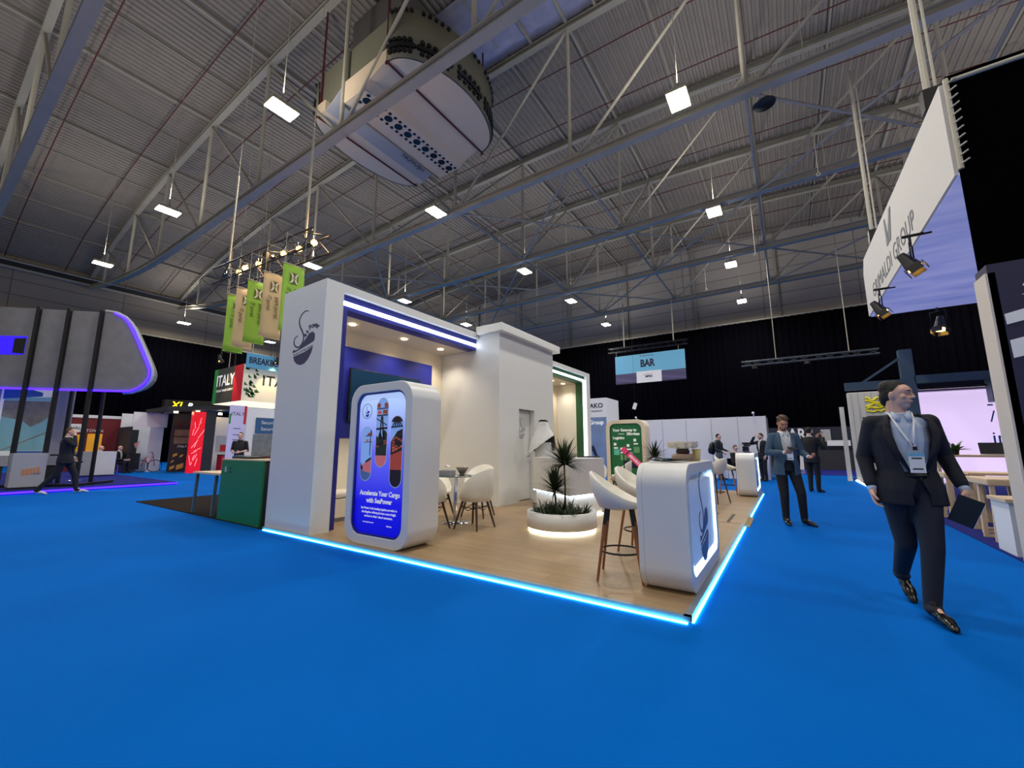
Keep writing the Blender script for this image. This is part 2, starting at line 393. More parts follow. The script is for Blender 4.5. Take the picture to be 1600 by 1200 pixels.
# ---------------------------------------------------------------- high bay lights
HB = mat('lamp_diffuser', (255, 255, 255), emit=34, emitc=(255, 250, 235))
LHOUS = mat('lamp_housing', (196, 190, 160), 0.5, 0.2)
spots = [(-11.5, 2.1, 'nearest left of the air unit'), (-21.3, 2.2, 'low on the left above the grey canopy'), (-11.5, 8.85, 'beside the air unit lettering'), (-21.3, 8.9, 'just above the row of hanging banners'),
         (-1.2, 8.55, 'largest, alone near the top'), (-1.2, 15.7, 'under the second truss on the right'), (-1.2, 22.1, 'right of centre above the black curtain'), (-11.5, 16.3, 'centred at the fan of roof braces'),
         (-11.4, 22.4, 'beside the gable wall, right of centre'), (-1.25, 29.2, 'low right against the gable wall'), (-21.3, 15.8, 'over the blue framed booth'), (-21.3, 22.6, 'over the white storage tower'), (-11.4, 29.2, 'low over the green framed booth'),
         (-40.8, 9.1, 'low on the far left above the curtain'), (-30.5, 29.0, 'farthest back, small'), (-41.3, 16.3, 'below the hanging banners beside the white wall')]
l0 = None
hid = [(x, y, None) for x in (-1.2, 9) for y in (-4.6, 2.1, 8.8, 15.6, 22.2, 29) if not (x == -1.2 and y > 3)] + [(-11.5, -4.6, None), (-21.3, -4.6, None), (-31, -4.6, None), (-31, 2.1, None), (-31, 9, None), (-31, 15.8, None)]
for x, y, d in spots + hid:
    if l0 is None:
        t = thing('high_bay_light', 'x', 'ceiling light', (x, y, 11.6), group='high bay lights')
        B().bb((-.3, -.42, 0), (.3, .42, .12)).done('housing', LHOUS, t, bevel=.02)
        B().bb((-.27, -.39, -.02), (.27, .39, .0)).done('diffuser', HB, t)
        B().cyl((0, 0, .12), (0, 0, .55), .02).cyl((0, 0, .14), (0, 0, .34), .09, .05).done('bracket', GREY, t)
        ld = bpy.data.lights.new('hb', 'AREA'); ld.shape = 'RECTANGLE'; ld.size = .55; ld.size_y = .8; ld.energy = HIGH_BAY_W; ld.color = (1.0, 0.95, 0.87)
        lo = bpy.data.objects.new('lamp', ld); COL.objects.link(lo); lo.parent = t; lo.location = (0, 0, -.04)
        lu = bpy.data.lights.new('hbu', 'AREA'); lu.shape = 'RECTANGLE'; lu.size = .5; lu.size_y = .7; lu.energy = HIGH_BAY_W * ROOF_FILL; lu.color = (1.0, 0.94, 0.86)
        lo = bpy.data.objects.new('roof_fill', lu); COL.objects.link(lo); lo.parent = t; lo.location = (0, 0, .6); lo.rotation_euler = (PI, 0, 0)  # upward fill lamp added to brighten the roof deck
        w = B().cyl((0, 0, 0), (0, 0, 1), .012, seg=6).done('suspension_wire', STEEL, t); w.location = (0, 0, .5)
        l0 = t
    else: t = dup(l0, (x, y, 11.6))
    for ch in t.children:
        if ch.name.startswith('suspension'): ch.scale = (1, 1, roofz(x) - 12.1)
        if ch.name.startswith('roof_fill') and (x, y) == (-11.5, 8.85): bpy.data.objects.remove(ch)
    t['label'] = 'glowing rectangular high bay light in the roof, ' + (d or 'outside the picture')
# ================================================================ main booth
PZ = 0.05
pl = thing('booth_platform', 'raised oak floor platform of the white booth with a cyan glowing edge', 'platform', (0, 0, 0))
B().bb((-6.14, .06, .0), (-.05, 10.1, PZ)).done('wooden_floor', OAK, pl)
EDGE = mat('brushed_edge_trim', (150, 160, 172), 0.35, 0.35)
B().bb((-6.14, .015, .012), (0, .06, PZ + .003)).done('edge_trim', EDGE, pl)
B().bb((-.05, .015, .012), (0, 10.1, PZ + .003)).done('edge_trim', EDGE, pl)
B().bb((-6.1, .0, .004), (-.02, .014, .013)).done('led_strip', LEDCY, pl, label='cyan LED strip along the front edge')
B().bb((.001, .05, .004), (.015, 4.35, .012)).done('led_strip', LEDCY, pl)
B().bb((.001, 5.4, .004), (.015, 10.0, .012)).done('led_strip', LEDCY, pl)

def logo_swan(b, X, s=1.0, m=0, seg=40):
    """hull with swan neck S: art about 1 x 1.3 units, centred"""
    # neck: S curve ribbon
    P = [(.18, .62), (.06, .66), (-.08, .60), (-.16, .46), (-.13, .30), (-.03, .14), (.05, -.02), (.03, -.18), (-.08, -.28), (-.22, -.26), (-.31, -.14), (-.28, -.01), (-.17, .03)]
    C = []
    for i in range(len(P) - 1):
        p0, p1, p2, p3 = P[max(i - 1, 0)], P[i], P[i + 1], P[min(i + 2, len(P) - 1)]
        for k in range(5):
            t = k / 5
            C.append(tuple(0.5 * ((2 * p1[j]) + (-p0[j] + p2[j]) * t + (2 * p0[j] - 5 * p1[j] + 4 * p2[j] - p3[j]) * t * t + (-p0[j] + 3 * p1[j] - 3 * p2[j] + p3[j]) * t ** 3) for j in (0, 1)))
    C.append(P[-1]); n = len(C); L, R = [], []
    for i, p in enumerate(C):
        a = Vector(C[max(i - 1, 0)]); c = Vector(C[min(i + 1, n - 1)]); d = (c - a).normalized(); w = .006 + .016 * math.sin(PI * i / (n - 1)) ** .6
        L.append((p[0] - d.y * w, p[1] + d.x * w)); R.append((p[0] + d.y * w, p[1] - d.x * w))
    sc = lambda pts: [(x * s, y * s) for x, y in pts]
    for i in range(n - 1): b.prism(sc([L[i], L[i + 1], R[i + 1], R[i]]), 0, .003, m, X)
    # upper wing and lower hull
    b.prism(sc([(-.32, -.42), (-.32, -.33), (-.2, -.36), (-.05, -.31), (.12, -.12), (.26, .02), (.38, .04), (.46, -.03), (.47, -.14), (.44, -.22), (.1, -.32)]), 0, .003, m, X)
    b.prism(sc([(-.29, -.52), (.1, -.46), (.42, -.36), (.38, -.5), (.28, -.66), (.14, -.76), (0, -.78), (-.14, -.73), (-.24, -.64)]), 0, .003, m, X)
def seapower(parent, X, s, m, arc=True, sub=True):
    b = B(); logo_swan(b, X, s); b.done('swan_logo', m, parent)
    if arc:
        for ch, px, py, r in (('e', .10, .0, 52), ('a', .17, .085, 46), ('P', .27, .165, 24), ('o', .35, .20, 12), ('w', .43, .205, 0), ('e', .51, .18, -16), ('r', .57, .135, -30)):
            text(ch, .195 * s, m, parent, X @ Matrix.Translation((px * s, py * s, 0)) @ Matrix.Rotation(math.radians(r), 4, 'Z'), bold=.006 * s, sx=.85)
    if sub: text('SEA AND LAND FREIGHT BROKER', .06 * s, m, parent, X @ Matrix.Translation((.06 * s, -.41 * s, 0)) @ Matrix.Rotation(.2, 4, 'Z'), sx=.8)

def portal(name, label, y0, y1, z1, frame, band, led, loc, wallpan, led_right):
    x0, x1 = -6.15, -4.93                     # back .. front
    t = thing(name, label, 'booth', (0, 0, 0)); th = .3
    B().bb((x0, y0, PZ), (x1, y0 + th, z1)).done('side_wall', WHITE, t) if not led_right else B().bb((x0, y1 - th, PZ), (x1, y1, z1)).done('side_wall', WHITE, t)
    ya, yb = (y0 + th, y1) if not led_right else (y0, y1 - th)
    B().bb((x0, ya, z1 - .13), (x1, yb, z1)).done('fascia', WHITE, t)
    B().bb((x0, ya, PZ), (x0 + .1, yb, z1 - .13)).done('back_wall', CREAM, t)
    # coloured band set back behind the white frame
    fx = x1 - .08; zb = 3.42
    B().bb((fx - .25, ya, zb), (fx, yb, z1 - .13)).done('header_band', frame, t)
    if not led_right: B().bb((fx - .25, ya, PZ), (fx, ya + .13, zb)).done('side_band', frame, t)
    else: B().bb((fx - .25, yb - .16, PZ), (fx, yb, zb)).done('side_band', frame, t)
    B().bb((fx, ya + .02, zb + .07), (fx + .018, yb - (0 if not led_right else .08), zb + .135)).done('led_strip', LEDW, t, label='white LED strip across the header')
    if led_right: B().bb((fx, yb - .12, PZ + .05), (fx + .018, yb - .06, zb + .07)).done('led_strip', LEDW, t, label='upright white LED strip')
    B().bb((x0 + .1, ya, zb + .01), (fx - .25, yb, zb + .06)).done('ceiling_panel', CREAM, t)
    return t
t = portal('exhibition_booth', 'white booth wall framing a blue-edged open lounge, swan logo on its end', .05, 3.76, 3.8, NAVY, None, None, None, None, False)
seapower(t, at(FRONT, (-5.5, .05, 2.98)) @ Matrix.Diagonal((1.25, 1, 1, 1)), .60, mat('plum_navy_print', (62, 56, 92), .6))
bp_ = B().bb((-6.05, 1.02, 1.42), (-6.03, 3.42, 3.12)).done('blue_wall_panel', BLUEPANEL, t)
DL = mat('downlight_glow', (255, 240, 205), emit=20, emitc=(255, 222, 165))
def downlight(par, p, e=28):
    o = B().cyl((0, 0, 0), (0, 0, .012), .055, seg=20).done('downlight', DL, par, loc=p)
    l = bpy.data.lights.new('dl', 'SPOT'); l.energy = e; l.spot_size = 2.3; l.spot_blend = .8; l.color = (1, .86, .66); l.shadow_soft_size = .05
    q = bpy.data.objects.new('downlight_lamp', l); COL.objects.link(q); q.parent = par; q.location = (p[0], p[1], p[2] - .03)
for y in (1.0, 2.2, 3.25): downlight(t, (-5.62, y, 3.415), 44)
g = portal('exhibition_booth', 'white booth wall framing a green-edged lounge behind the reception desk', 6.24, 10.0, 3.8, GREENP, None, None, None, None, True)
for y in (7.2, 8.5, 9.3): downlight(g, (-5.62, y, 3.415), 40)
# central storage block
k = thing('storage_tower', 'plain white storage block with a jutting cap between the two framed lounges', 'booth', (0, 0, 0))
b = B(); b.bb((-6.15, 3.77, PZ), (-4.37, 4.55, 3.74)).bb((-6.15, 5.24, PZ), (-4.37, 6.22, 3.74)).bb((-6.15, 4.55, 2.13), (-4.37, 5.24, 3.74)).bb((-6.15, 4.55, PZ), (-4.55, 5.24, 2.13))
b.done('wall_panel', WHITE, k)
B().bb((-4.92, 3.64, 3.745), (-4.22, 6.36, 3.92)).done('cornice', WHITE, k, bevel=.006)
dr = B().bb((-4.55, 4.56, PZ + .02), (-4.50, 5.23, 2.11)).done('door_leaf', WHITE, k)
b = B(); b.cyl((-4.5, 5.12, 1.05), (-4.45, 5.12, 1.05), .02).cyl((-4.45, 5.12, 1.05), (-4.45, 5.02, 1.05), .011); b.done('handle', CHROME, dr)
b = B(); logo_swan(b, at(FACEX, (-4.497, 4.85, 1.72)), .34); b.done('swan_logo', GREY, dr)
b = B()
for z in (1.25, 2.5): b.bb((-4.3705, 3.78, z), (-4.369, 6.2, z + .002))
# TV, bench
tv = thing('television', 'wide dark television hung on the blue lounge wall', 'television', (-5.97, 1.25, 1.72))
B().bb((-.03, 0, 0), (.02, 1.75, 1.0)).done('casing', BLACK, tv, bevel=.006)
B().bb((.02, .02, .02), (.023, 1.73, .98)).done('screen', mat('dim_tv_screen', (20, 50, 74), 0.08, emit=.25, emitc=(20, 60, 90)), tv)
be = thing('lounge_bench', 'low white upholstered bench along the back of the blue lounge', 'bench', (-6.04, .5, PZ))
B().bb((0, 0, .06), (.48, 2.9, .36)).done('seat_base', CREAM, be, bevel=.01)
B().bb((-.0, .0, .37), (.48, 2.9, .47)).done('cushion', mat('cream_leather', (238, 230, 214), 0.45, bump=.1), be, bevel=.03)
B().bb((.03, .03, 0), (.42, 2.87, .06)).done('plinth', GREY, be)

# ---- totem with lit poster
def totem(name, label, cat, loc, w, h, d, bodym, edge, art, rz=0):
    t = thing(name, label, cat, loc, rz)
    o = rrect(0, 0, w, h, .24, 16); i_ = rrect(.115, .115, w - .115, h - .115, .17, 16)
    i2 = rrect(.135, .135, w - .135, h - .135, .155, 16)
    B().ring(o, i_, -d, 0, 0, FRONT).done('frame', bodym, t, bevel=.008)   # FRONT: art z -> -Y
    B().ring(i_, i2, -d + .02, -.02, 0, FRONT).done('inner_rim', edge, t)
    s = B().prism(i2, -.1, -.05, 0, FRONT).done('screen', None or art[0], t)
    B().prism(i_, -d + .01, -.12, 0, FRONT).done('back_panel', bodym, t)
    for p in t.children:
        if p.name.startswith('frame'):
            for f in p.data.polygons: f.use_smooth = False
    return t, s
GRAD = mat('poster_gradient', (60, 60, 220), .3)
def grad(m, z0, z1, stops, e):
    nt = m.node_tree; p = nt.nodes['Principled BSDF']; tc = nt.nodes.new('ShaderNodeTexCoord'); sp = nt.nodes.new('ShaderNodeSeparateXYZ')
    nt.links.new(tc.outputs['Object'], sp.inputs[0]); mr = nt.nodes.new('ShaderNodeMapRange'); mr.inputs['From Min'].default_value = z0; mr.inputs['From Max'].default_value = z1
    nt.links.new(sp.outputs['Z'], mr.inputs['Value']); cr = nt.nodes.new('ShaderNodeValToRGB'); nt.links.new(mr.outputs[0], cr.inputs[0])
    el = cr.color_ramp.elements
    while len(el) < len(stops): el.new(.5)
    for e_, (ps, c) in zip(el, stops): e_.position = ps; e_.color = (*lin(c), 1)
    nt.links.new(cr.outputs[0], p.inputs['Base Color']); nt.links.new(cr.outputs[0], p.inputs['Emission Color']); p.inputs['Emission Strength'].default_value = e
grad(GRAD, 0.1, 2.0, [(0, (8, 0, 190)), (.22, (22, 14, 205)), (.55, (92, 96, 222)), (.85, (168, 192, 238)), (1, (190, 212, 244))], .75)
TZ = 2.03
t1, scr = totem('lit_totem', 'tall white rounded totem with a glowing blue cargo poster, at the platform edge', 'advertising totem', (-4.25, .12, PZ), 1.2, TZ, .5, WHITE, NAVY, [GRAD])
# poster art on the totem, in the plane y = +.05 behind the rim
def X2(x, z, y=.049): return at(FRONT, (x, y, z))
def pill(x0, z0, x1, z1): r = (x1 - x0) / 2 - .0005; return rrect(x0, z0, x1, z1, r, 8)
SKY = mat('poster_sky', (120, 160, 220), .4, emit=.5, emitc=(130, 168, 228)); RUST = mat('poster_ship_red', (150, 56, 40), .4, emit=.35, emitc=(170, 70, 60), noise=.3, scale=10)
DKP = mat('poster_dark', (36, 20, 30), .4, emit=.1, noise=.4, scale=12); SEAW = mat('poster_water', (70, 100, 150), .4, emit=.35, noise=.2)
def poster_pill(x0, z0, x1, z1, top, layers):
    b = B(); b.prism(pill(x0, z0, x1, z1), 0, .002, 0, X2(0, 0)); b.prism(pill(x0 - .008, z0 - .008, x1 + .008, z1 + .008), 0, .0012, len(layers) + 1, X2(0, 0))
    O = pill(x0 + .002, z0 + .002, x1 - .002, z1 - .002)
    for i, poly in enumerate(layers): b.prism(clip(poly, O), .002, .003 + .0005 * i, i + 1, X2(0, 0))
    return b
def clip(sub, cl):
    out = sub; area = sum(cl[i][0] * cl[(i + 1) % len(cl)][1] - cl[(i + 1) % len(cl)][0] * cl[i][1] for i in range(len(cl)))
    for i in range(len(cl)):
        a, c = cl[i], cl[(i + 1) % len(cl)]
        if abs(a[0] - c[0]) + abs(a[1] - c[1]) < 1e-6: continue
        ins = lambda p: (c[0] - a[0]) * (p[1] - a[1]) - (c[1] - a[1]) * (p[0] - a[0]) >= -1e-9
        inp, out = out, []
        for j in range(len(inp)):
            p, q = inp[j - 1], inp[j]
            def X():
                d1 = (c[0] - a[0]) * (p[1] - a[1]) - (c[1] - a[1]) * (p[0] - a[0]); d2 = (c[0] - a[0]) * (q[1] - a[1]) - (c[1] - a[1]) * (q[0] - a[0]); t = d1 / (d1 - d2)
                return (p[0] + t * (q[0] - p[0]), p[1] + t * (q[1] - p[1]))
            if ins(q):
                if not ins(p): out.append(X())
                out.append(q)
            elif ins(p): out.append(X())
        if len(out) < 3: return [(cl[0][0], cl[0][1]), (cl[0][0] + .001, cl[0][1]), (cl[0][0], cl[0][1] + .001)]
    return out
rdp = random.Random(11)
TREE = mat('poster_tree', (40, 52, 44), .5, emit=.08); BOXR = mat('poster_container', (150, 70, 52), .5, emit=.3); BOXO = mat('poster_crane_orange', (206, 96, 60), .5, emit=.3); PINKH = mat('poster_hull_pink', (196, 104, 110), .4, emit=.4, noise=.2, scale=6)
def boxes(x0, x1, f0, rows, w=.045, h=.03, p=.8):
    out = []
    for r_ in range(rows):
        x = x0
        while x < x1:
            if rdp.random() < p: z = f0(x) + r_ * h; out.append([(x, z), (x + w * .9, z + .006), (x + w * .9, z + h * .86), (x, z + h * .8)])
            x += w
    return out
def jag(x0, x1, z0, z1):
    n = 9; top = [(x0 + (x1 - x0) * i / n, z1 + rdp.uniform(-.06, .04)) for i in range(n + 1)]
    return [(x0, z0), (x1, z0)] + top[::-1]
def pic(x0, z0, x1, z1, L):
    ms = [SKY] + [m_ for _, m_ in L] + [PAPER]; poster_pill(x0, z0, x1, z1, 0, [p for p, _ in L]).done('ship_picture', ms, t1)
L1 = [([(0, .7), (.5, .7), (.5, .93), (0, .91)], SEAW), (jag(.2, .3, .92, .98), DKP), ([(.27, .9), (.5, .86), (.5, 1.09), (.36, 1.04), (.25, .98)], PINKH), ([(.31, 1.0), (.5, 1.08), (.5, 1.12), (.31, 1.03)], TREE)]
L1 += [([(.26, 1.265), (.5, 1.275), (.5, 1.285), (.26, 1.272)], DKP), ([(.3, 1.28), (.35, 1.29), (.35, 1.31), (.3, 1.30)], BOXO), ([(.29, 1.345), (.5, 1.36), (.5, 1.372), (.29, 1.355)], DKP), ([(.33, 1.36), (.42, 1.37), (.42, 1.40), (.33, 1.385)], BOXR), ([(.385, 1.1), (.395, 1.1), (.395, 1.36), (.385, 1.36)], TREE), ([(.385, 1.36), (.40, 1.47), (.42, 1.47), (.42, 1.42)], DKP)]
pic(.21, .78, .42, 1.47, L1)
L2 = [([(.4, .9), (.8, .9), (.8, 1.22), (.4, 1.08)], PINKH), (jag(.48, .73, 1.1, 1.38), TREE)] + [(q, m_) for q in boxes(.52, .74, lambda x: 1.2 + (x - .52) * .3, 2) for m_ in (rdp.choice([BOXR, DKP]),)]
L2 += [([(.4, 1.42), (.8, 1.44), (.8, 1.465), (.4, 1.445)], DKP), ([(.4, 1.6), (.8, 1.61), (.8, 1.625), (.4, 1.615)], DKP), ([(.52, 1.63), (.58, 1.63), (.58, 1.67), (.52, 1.67)], BOXO), ([(.62, 1.63), (.7, 1.63), (.7, 1.68), (.62, 1.68)], BOXR), ([(.4, 1.69), (.8, 1.70), (.8, 1.712), (.4, 1.702)], DKP), ([(.5, 1.715), (.56, 1.715), (.56, 1.77), (.5, 1.77)], BOXR), ([(.65, 1.715), (.71, 1.715), (.71, 1.77), (.65, 1.77)], BOXR), ([(.57, 1.3), (.585, 1.3), (.6, 1.6), (.59, 1.6)], DKP), ([(.64, 1.3), (.655, 1.3), (.62, 1.6), (.61, 1.6)], DKP), ([(.5, 1.57), (.7, 1.48), (.7, 1.49), (.5, 1.58)], DKP)]
pic(.50, .96, .71, 1.83, L2)
L3 = [([(.7, .7), (1.1, .7), (1.1, .93), (.7, .93)], DKP), ([(.7, .93), (1.1, .93), (1.1, 1.2), (.7, 1.08)], RUST), ([(.7, 1.08), (1.1, 1.2), (1.1, 1.46), (.9, 1.40), (.8, 1.28), (.7, 1.16)], DKP)] + [(q, m_) for q in boxes(.82, 1.02, lambda x: 1.14 + (x - .8) * .35, 5, .05, .035) for m_ in (rdp.choice([BOXR, RUST, BOXO, DKP]),)]
L3 += [([(.7, 1.44), (1.1, 1.46), (1.1, 1.475), (.7, 1.455)], DKP), ([(.7, 1.52), (1.1, 1.52), (1.1, 1.7), (.7, 1.7)], DKP)] + [([(.895 + .02 * k, 1.53), (.905 + .02 * k, 1.53), (.905 + .045 * k, 1.46), (.898 + .045 * k, 1.46)], DKP) for k in (-2, -1, 0, 1, 2)]
pic(.79, .72, 1.0, 1.59, L3)
b = B(); b.ring([(.29 + .1 * math.cos(a), 1.68 + .1 * math.sin(a)) for a in np.linspace(0, 2 * PI, 33)[:-1]], [(.29 + .094 * math.cos(a), 1.68 + .094 * math.sin(a)) for a in np.linspace(0, 2 * PI, 33)[:-1]], 0, .002, 0, X2(0, 0)); b.done('logo_ring', INK, t1)
b = B(); logo_swan(b, X2(.29, 1.68), .1); b.done('swan_logo', mat('logo_blue', (24, 30, 170), .5), t1)
text('Accelerate Your Cargo', .083, WHITEINK, t1, X2(.61, .625), bold=.0025, sx=.97)
text('with SeaPower', .083, WHITEINK, t1, X2(.61, .535), bold=.0025, sx=.97)
for i, s_ in enumerate(['Sea Power is the leading logistics provider in', 'the kingdom offering its best ocean freight', 'services to their valued customers.']): text(s_, .04, WHITEINK, t1, X2(.61, .44 - .048 * i), bold=.0006, sx=.95)
text('www.seapower.com', .026, WHITEINK, t1, X2(.42, .27)); text('SeaPower', .026, WHITEINK, t1, X2(.82, .25))
# ---- green totem further back
GPOST = mat('green_poster', (16, 92, 52), .35, emit=.35, emitc=(14, 86, 48))
t2, scr = totem('lit_totem', 'cream rounded totem with a green logistics poster beyond the reception desk', 'advertising totem', (-3.98, 8.9, PZ), 1.2, 2.03, .5, CREAM, GREENP, [GPOST])
for i, (s_, al, x) in enumerate([('Your Gateway to', 'LEFT', .2), ('Effortless', 'RIGHT', 1.02), ('Logistics', 'LEFT', .2)]): text(s_, .115, WHITEINK, t2, X2(x, 1.72 - .115 * i), align=al, bold=.004, sx=.9)
MINT = mat('mint_card', (90, 190, 170), .5, emit=.15); SAGE = mat('sage_card', (110, 160, 110), .5, emit=.15); DNAVY = mat('poster_navy', (20, 30, 66), .4)
b = B(); b.bb((.38, .046, 1.6), (.56, .049, 1.615))
for x, z in ((.22, 1.26), (.42, 1.12), (.62, 1.22), (.83, 1.38)): b.bb((x, .046, z), (x + .08, .049, z + .08)).bb((x, .046, z - .09), (x + .13, .049, z - .05))
b.done('icon_row', WHITEINK, t2)
for x, z, mm in ((.22, .98, MINT), (.42, .83, SAGE), (.62, .9, MINT), (.83, 1.05, SAGE)): B().bb((x, .046, z), (x + .17, .049, z + .17)).done('text_card', mm, t2)
B().bb((.5, .045, .6), (1.03, .049, .82)).bb((.38, .045, .22), (.58, .049, .62)).done('navy_block', DNAVY, t2)

# ---- counters with logo and light frame
def counter(label, loc, lit=.6):
    t = thing('rounded_counter', label, 'counter', loc); L, H, D = 1.58, 1.06, .42
    X = FACEX                         # art x -> +Y , art z -> +X
    o = rrect(0, 0, L, H, .2, 18); i1 = rrect(.1, .12, L - .1, H - .1, .13, 18); i2 = rrect(.17, .19, L - .17, H - .17, .1, 8)
    B().ring(o, i1, -D + .05, 0, 0, X).done('outer_shell', WHITE, t, bevel=.006)
    B().prism(o, -D, -D + .05, 0, X).done('back_panel', WHITE, t, bevel=.006)
    B().prism(i1, -D + .06, -.055, 0, X).done('recess_panel', WHITE, t)
    Pq = rrect(.101, .121, L - .101, H - .101, .13, 8); Pq = Pq[30:36] + Pq[0:14]
    Pi = rrect(.110, .130, L - .110, H - .110, .122, 8); Pi = Pi[30:36] + Pi[0:14]
    bq = B(); bq.sheet([[X @ Vector((x, y, -.054)) for x, y in Pi], [X @ Vector((x, y, -.006)) for x, y in Pi]]); bq.sheet([[X @ Vector((x, y, -.006)) for x, y in Pi], [X @ Vector((x, y, -.006)) for x, y in Pq]])
    bq.done('led_frame', mat('counter_led', (255, 255, 255), emit=4.5, emitc=(190, 235, 255)), t, norm=False)
    B().prism(i2, -.055, -.02, 0, X).done('logo_panel', mat('pale_blue_acrylic', (196, 212, 238), .25, emit=.12), t)
    lt = B(); logo_swan(lt, at(X, (-.018, .76, .58)), .58); lt.done('swan_logo', mat('slate_blue_print', (70, 90, 140), .5), t)
    text('SEA AND LAND FREIGHT BROKER', .032, MATS['slate_blue_print'], t, at(X, (-.018, .79, .34)) @ Matrix.Rotation(.2, 4, 'Z'), sx=.8)
    return t
counter('white rounded counter with swan logo and lit recess, nearest the platform corner', (-.05, .4, PZ))
counter('white rounded counter with lit recess, farther along the platform edge', (-.05, 8.56, PZ))

# ---- reception desk
dk = thing('reception_desk', 'white angular reception desk with a lit undercut behind the round planter', 'desk', (0, 0, 0))
P0, P1, P2, P3, P4 = (-3.6, 3.85), (-3.2, 4.1), (-2.44, 3.05), (-2.22, 4.05), (-3.3, 5.2)
def inset(pts, d):
    c = Vector((sum(p[0] for p in pts) / len(pts), sum(p[1] for p in pts) / len(pts)))
    return [tuple(Vector(p) + (c - Vector(p)).normalized() * d) for p in pts]
pl5 = [(-3.62, 3.9), (-2.44, 3.1), (-2.2, 4.1), (-2.75, 4.55), (-3.0, 4.15), (-3.35, 4.6)]
B().prism(pl5, .44, 1.06).done('upper_body', WHITE, dk, bevel=.004)
B().prism(inset(pl5, .07), PZ, .44).done('base', WHITE, dk)
b = B(); q = inset(pl5, .015)
for i in (0, 1): b.beam((*q[i], .432), (*q[i + 1], .432), .02, .014)
b.done('led_strip', LEDW, dk)
B().beam((*inset(pl5, .05)[1], .065), (*inset(pl5, .05)[2], .065), .02, .014).done('led_strip', LEDWARM, dk)
tag(B().bb((-2.75, 4.15, 1.061), (-2.4, 4.4, 1.085)).done('laptop', DARK, bevel=.004), 'flat dark laptop lying on the white reception desk', 'laptop')

# ---- planters
def blade_plant(b, c, n, L, w, up, seed, m=0, droop=.9, zspread=1.0):
    rd = random.Random(seed)
    for i in range(n):
        a = rd.uniform(0, 2 * PI); el = rd.uniform(*up); l = L * rd.uniform(.7, 1.1); pts = []
        d = Vector((math.cos(a) * math.cos(el), math.sin(a) * math.cos(el), math.sin(el))); s_ = Vector((-math.sin(a), math.cos(a), 0))
        p = Vector(c); st = l / 5
        rows = []
        for k in range(6):
            ww = w * (1 - (k / 5) ** 1.6) * .5 + .0006; rows.append((p - s_ * ww, p + Vector((0, 0, -.15 * ww)), p + s_ * ww)); p = p + d * st; d = (d + Vector((0, 0, -droop * .09 * (k + 1) / 2))).normalized()
        b.sheet(rows, m)
def planter(label, c, R, H, plants, led=LEDWARM):
    t = thing('round_planter', label, 'planter', (c[0], c[1], PZ))
    B().lathe([(0, .04), (R - .03, .04), (R, .05), (R, H), (R - .07, H), (R - .075, H - .09), (0, H - .09)], 56).done('tub', WHITE, t, norm=True)
    B().lathe([(0, H - .06), (R - .08, H - .075), (R - .078, H - .1), (0, H - .1)], 32).done('soil', SOIL, t)
    B().lathe([(R - .1, .004), (R - .03, .004), (R - .02, .02), (R - .03, .036), (R - .1, .036), (R - .1, .004)], 56).done('led_ring', led, t)
    b = B()
    rd = random.Random(3)
    for i in range(60):
        a = rd.uniform(0, 2 * PI); r = (R - .13) * math.sqrt(rd.random())
        blade_plant(b, (r * math.cos(a), r * math.sin(a), H - .08), 10, .26, .02, (.5, 1.3), i, droop=1.6)
    tag(b.done('ground_foliage', LEAF, t, norm=False, label='low grassy tufts'), kind='stuff')
    for i, (dx, dy, zt, L, n) in enumerate(plants):
        s_ = B().tube([(dx, dy, H - .1), (dx + .01, dy, H + (zt - H) * .5), (dx, dy, zt)], [.016, .013, .011], 8).done('stem', mat('brown_stem', (70, 58, 40), .8, noise=.3), t)
        b = B(); blade_plant(b, (dx, dy, zt), n, L, .034, (-.25, 1.45), 50 + i, droop=1.0); b.done('leaf_crown', LEAF, t, norm=False)
    return t
planter('white round planter with a glowing foot and a tall spiky dracaena before the desk', (-2.24, 2.42), .52, .27, [(.03, .05, .95, .44, 190), (-.16, .1, .55, .40, 150)])
planter('white round planter with a lit base beyond the nearest counter', (-1.75, 5.9), .48, .27, [(0, 0, 1.0, .42, 120)])
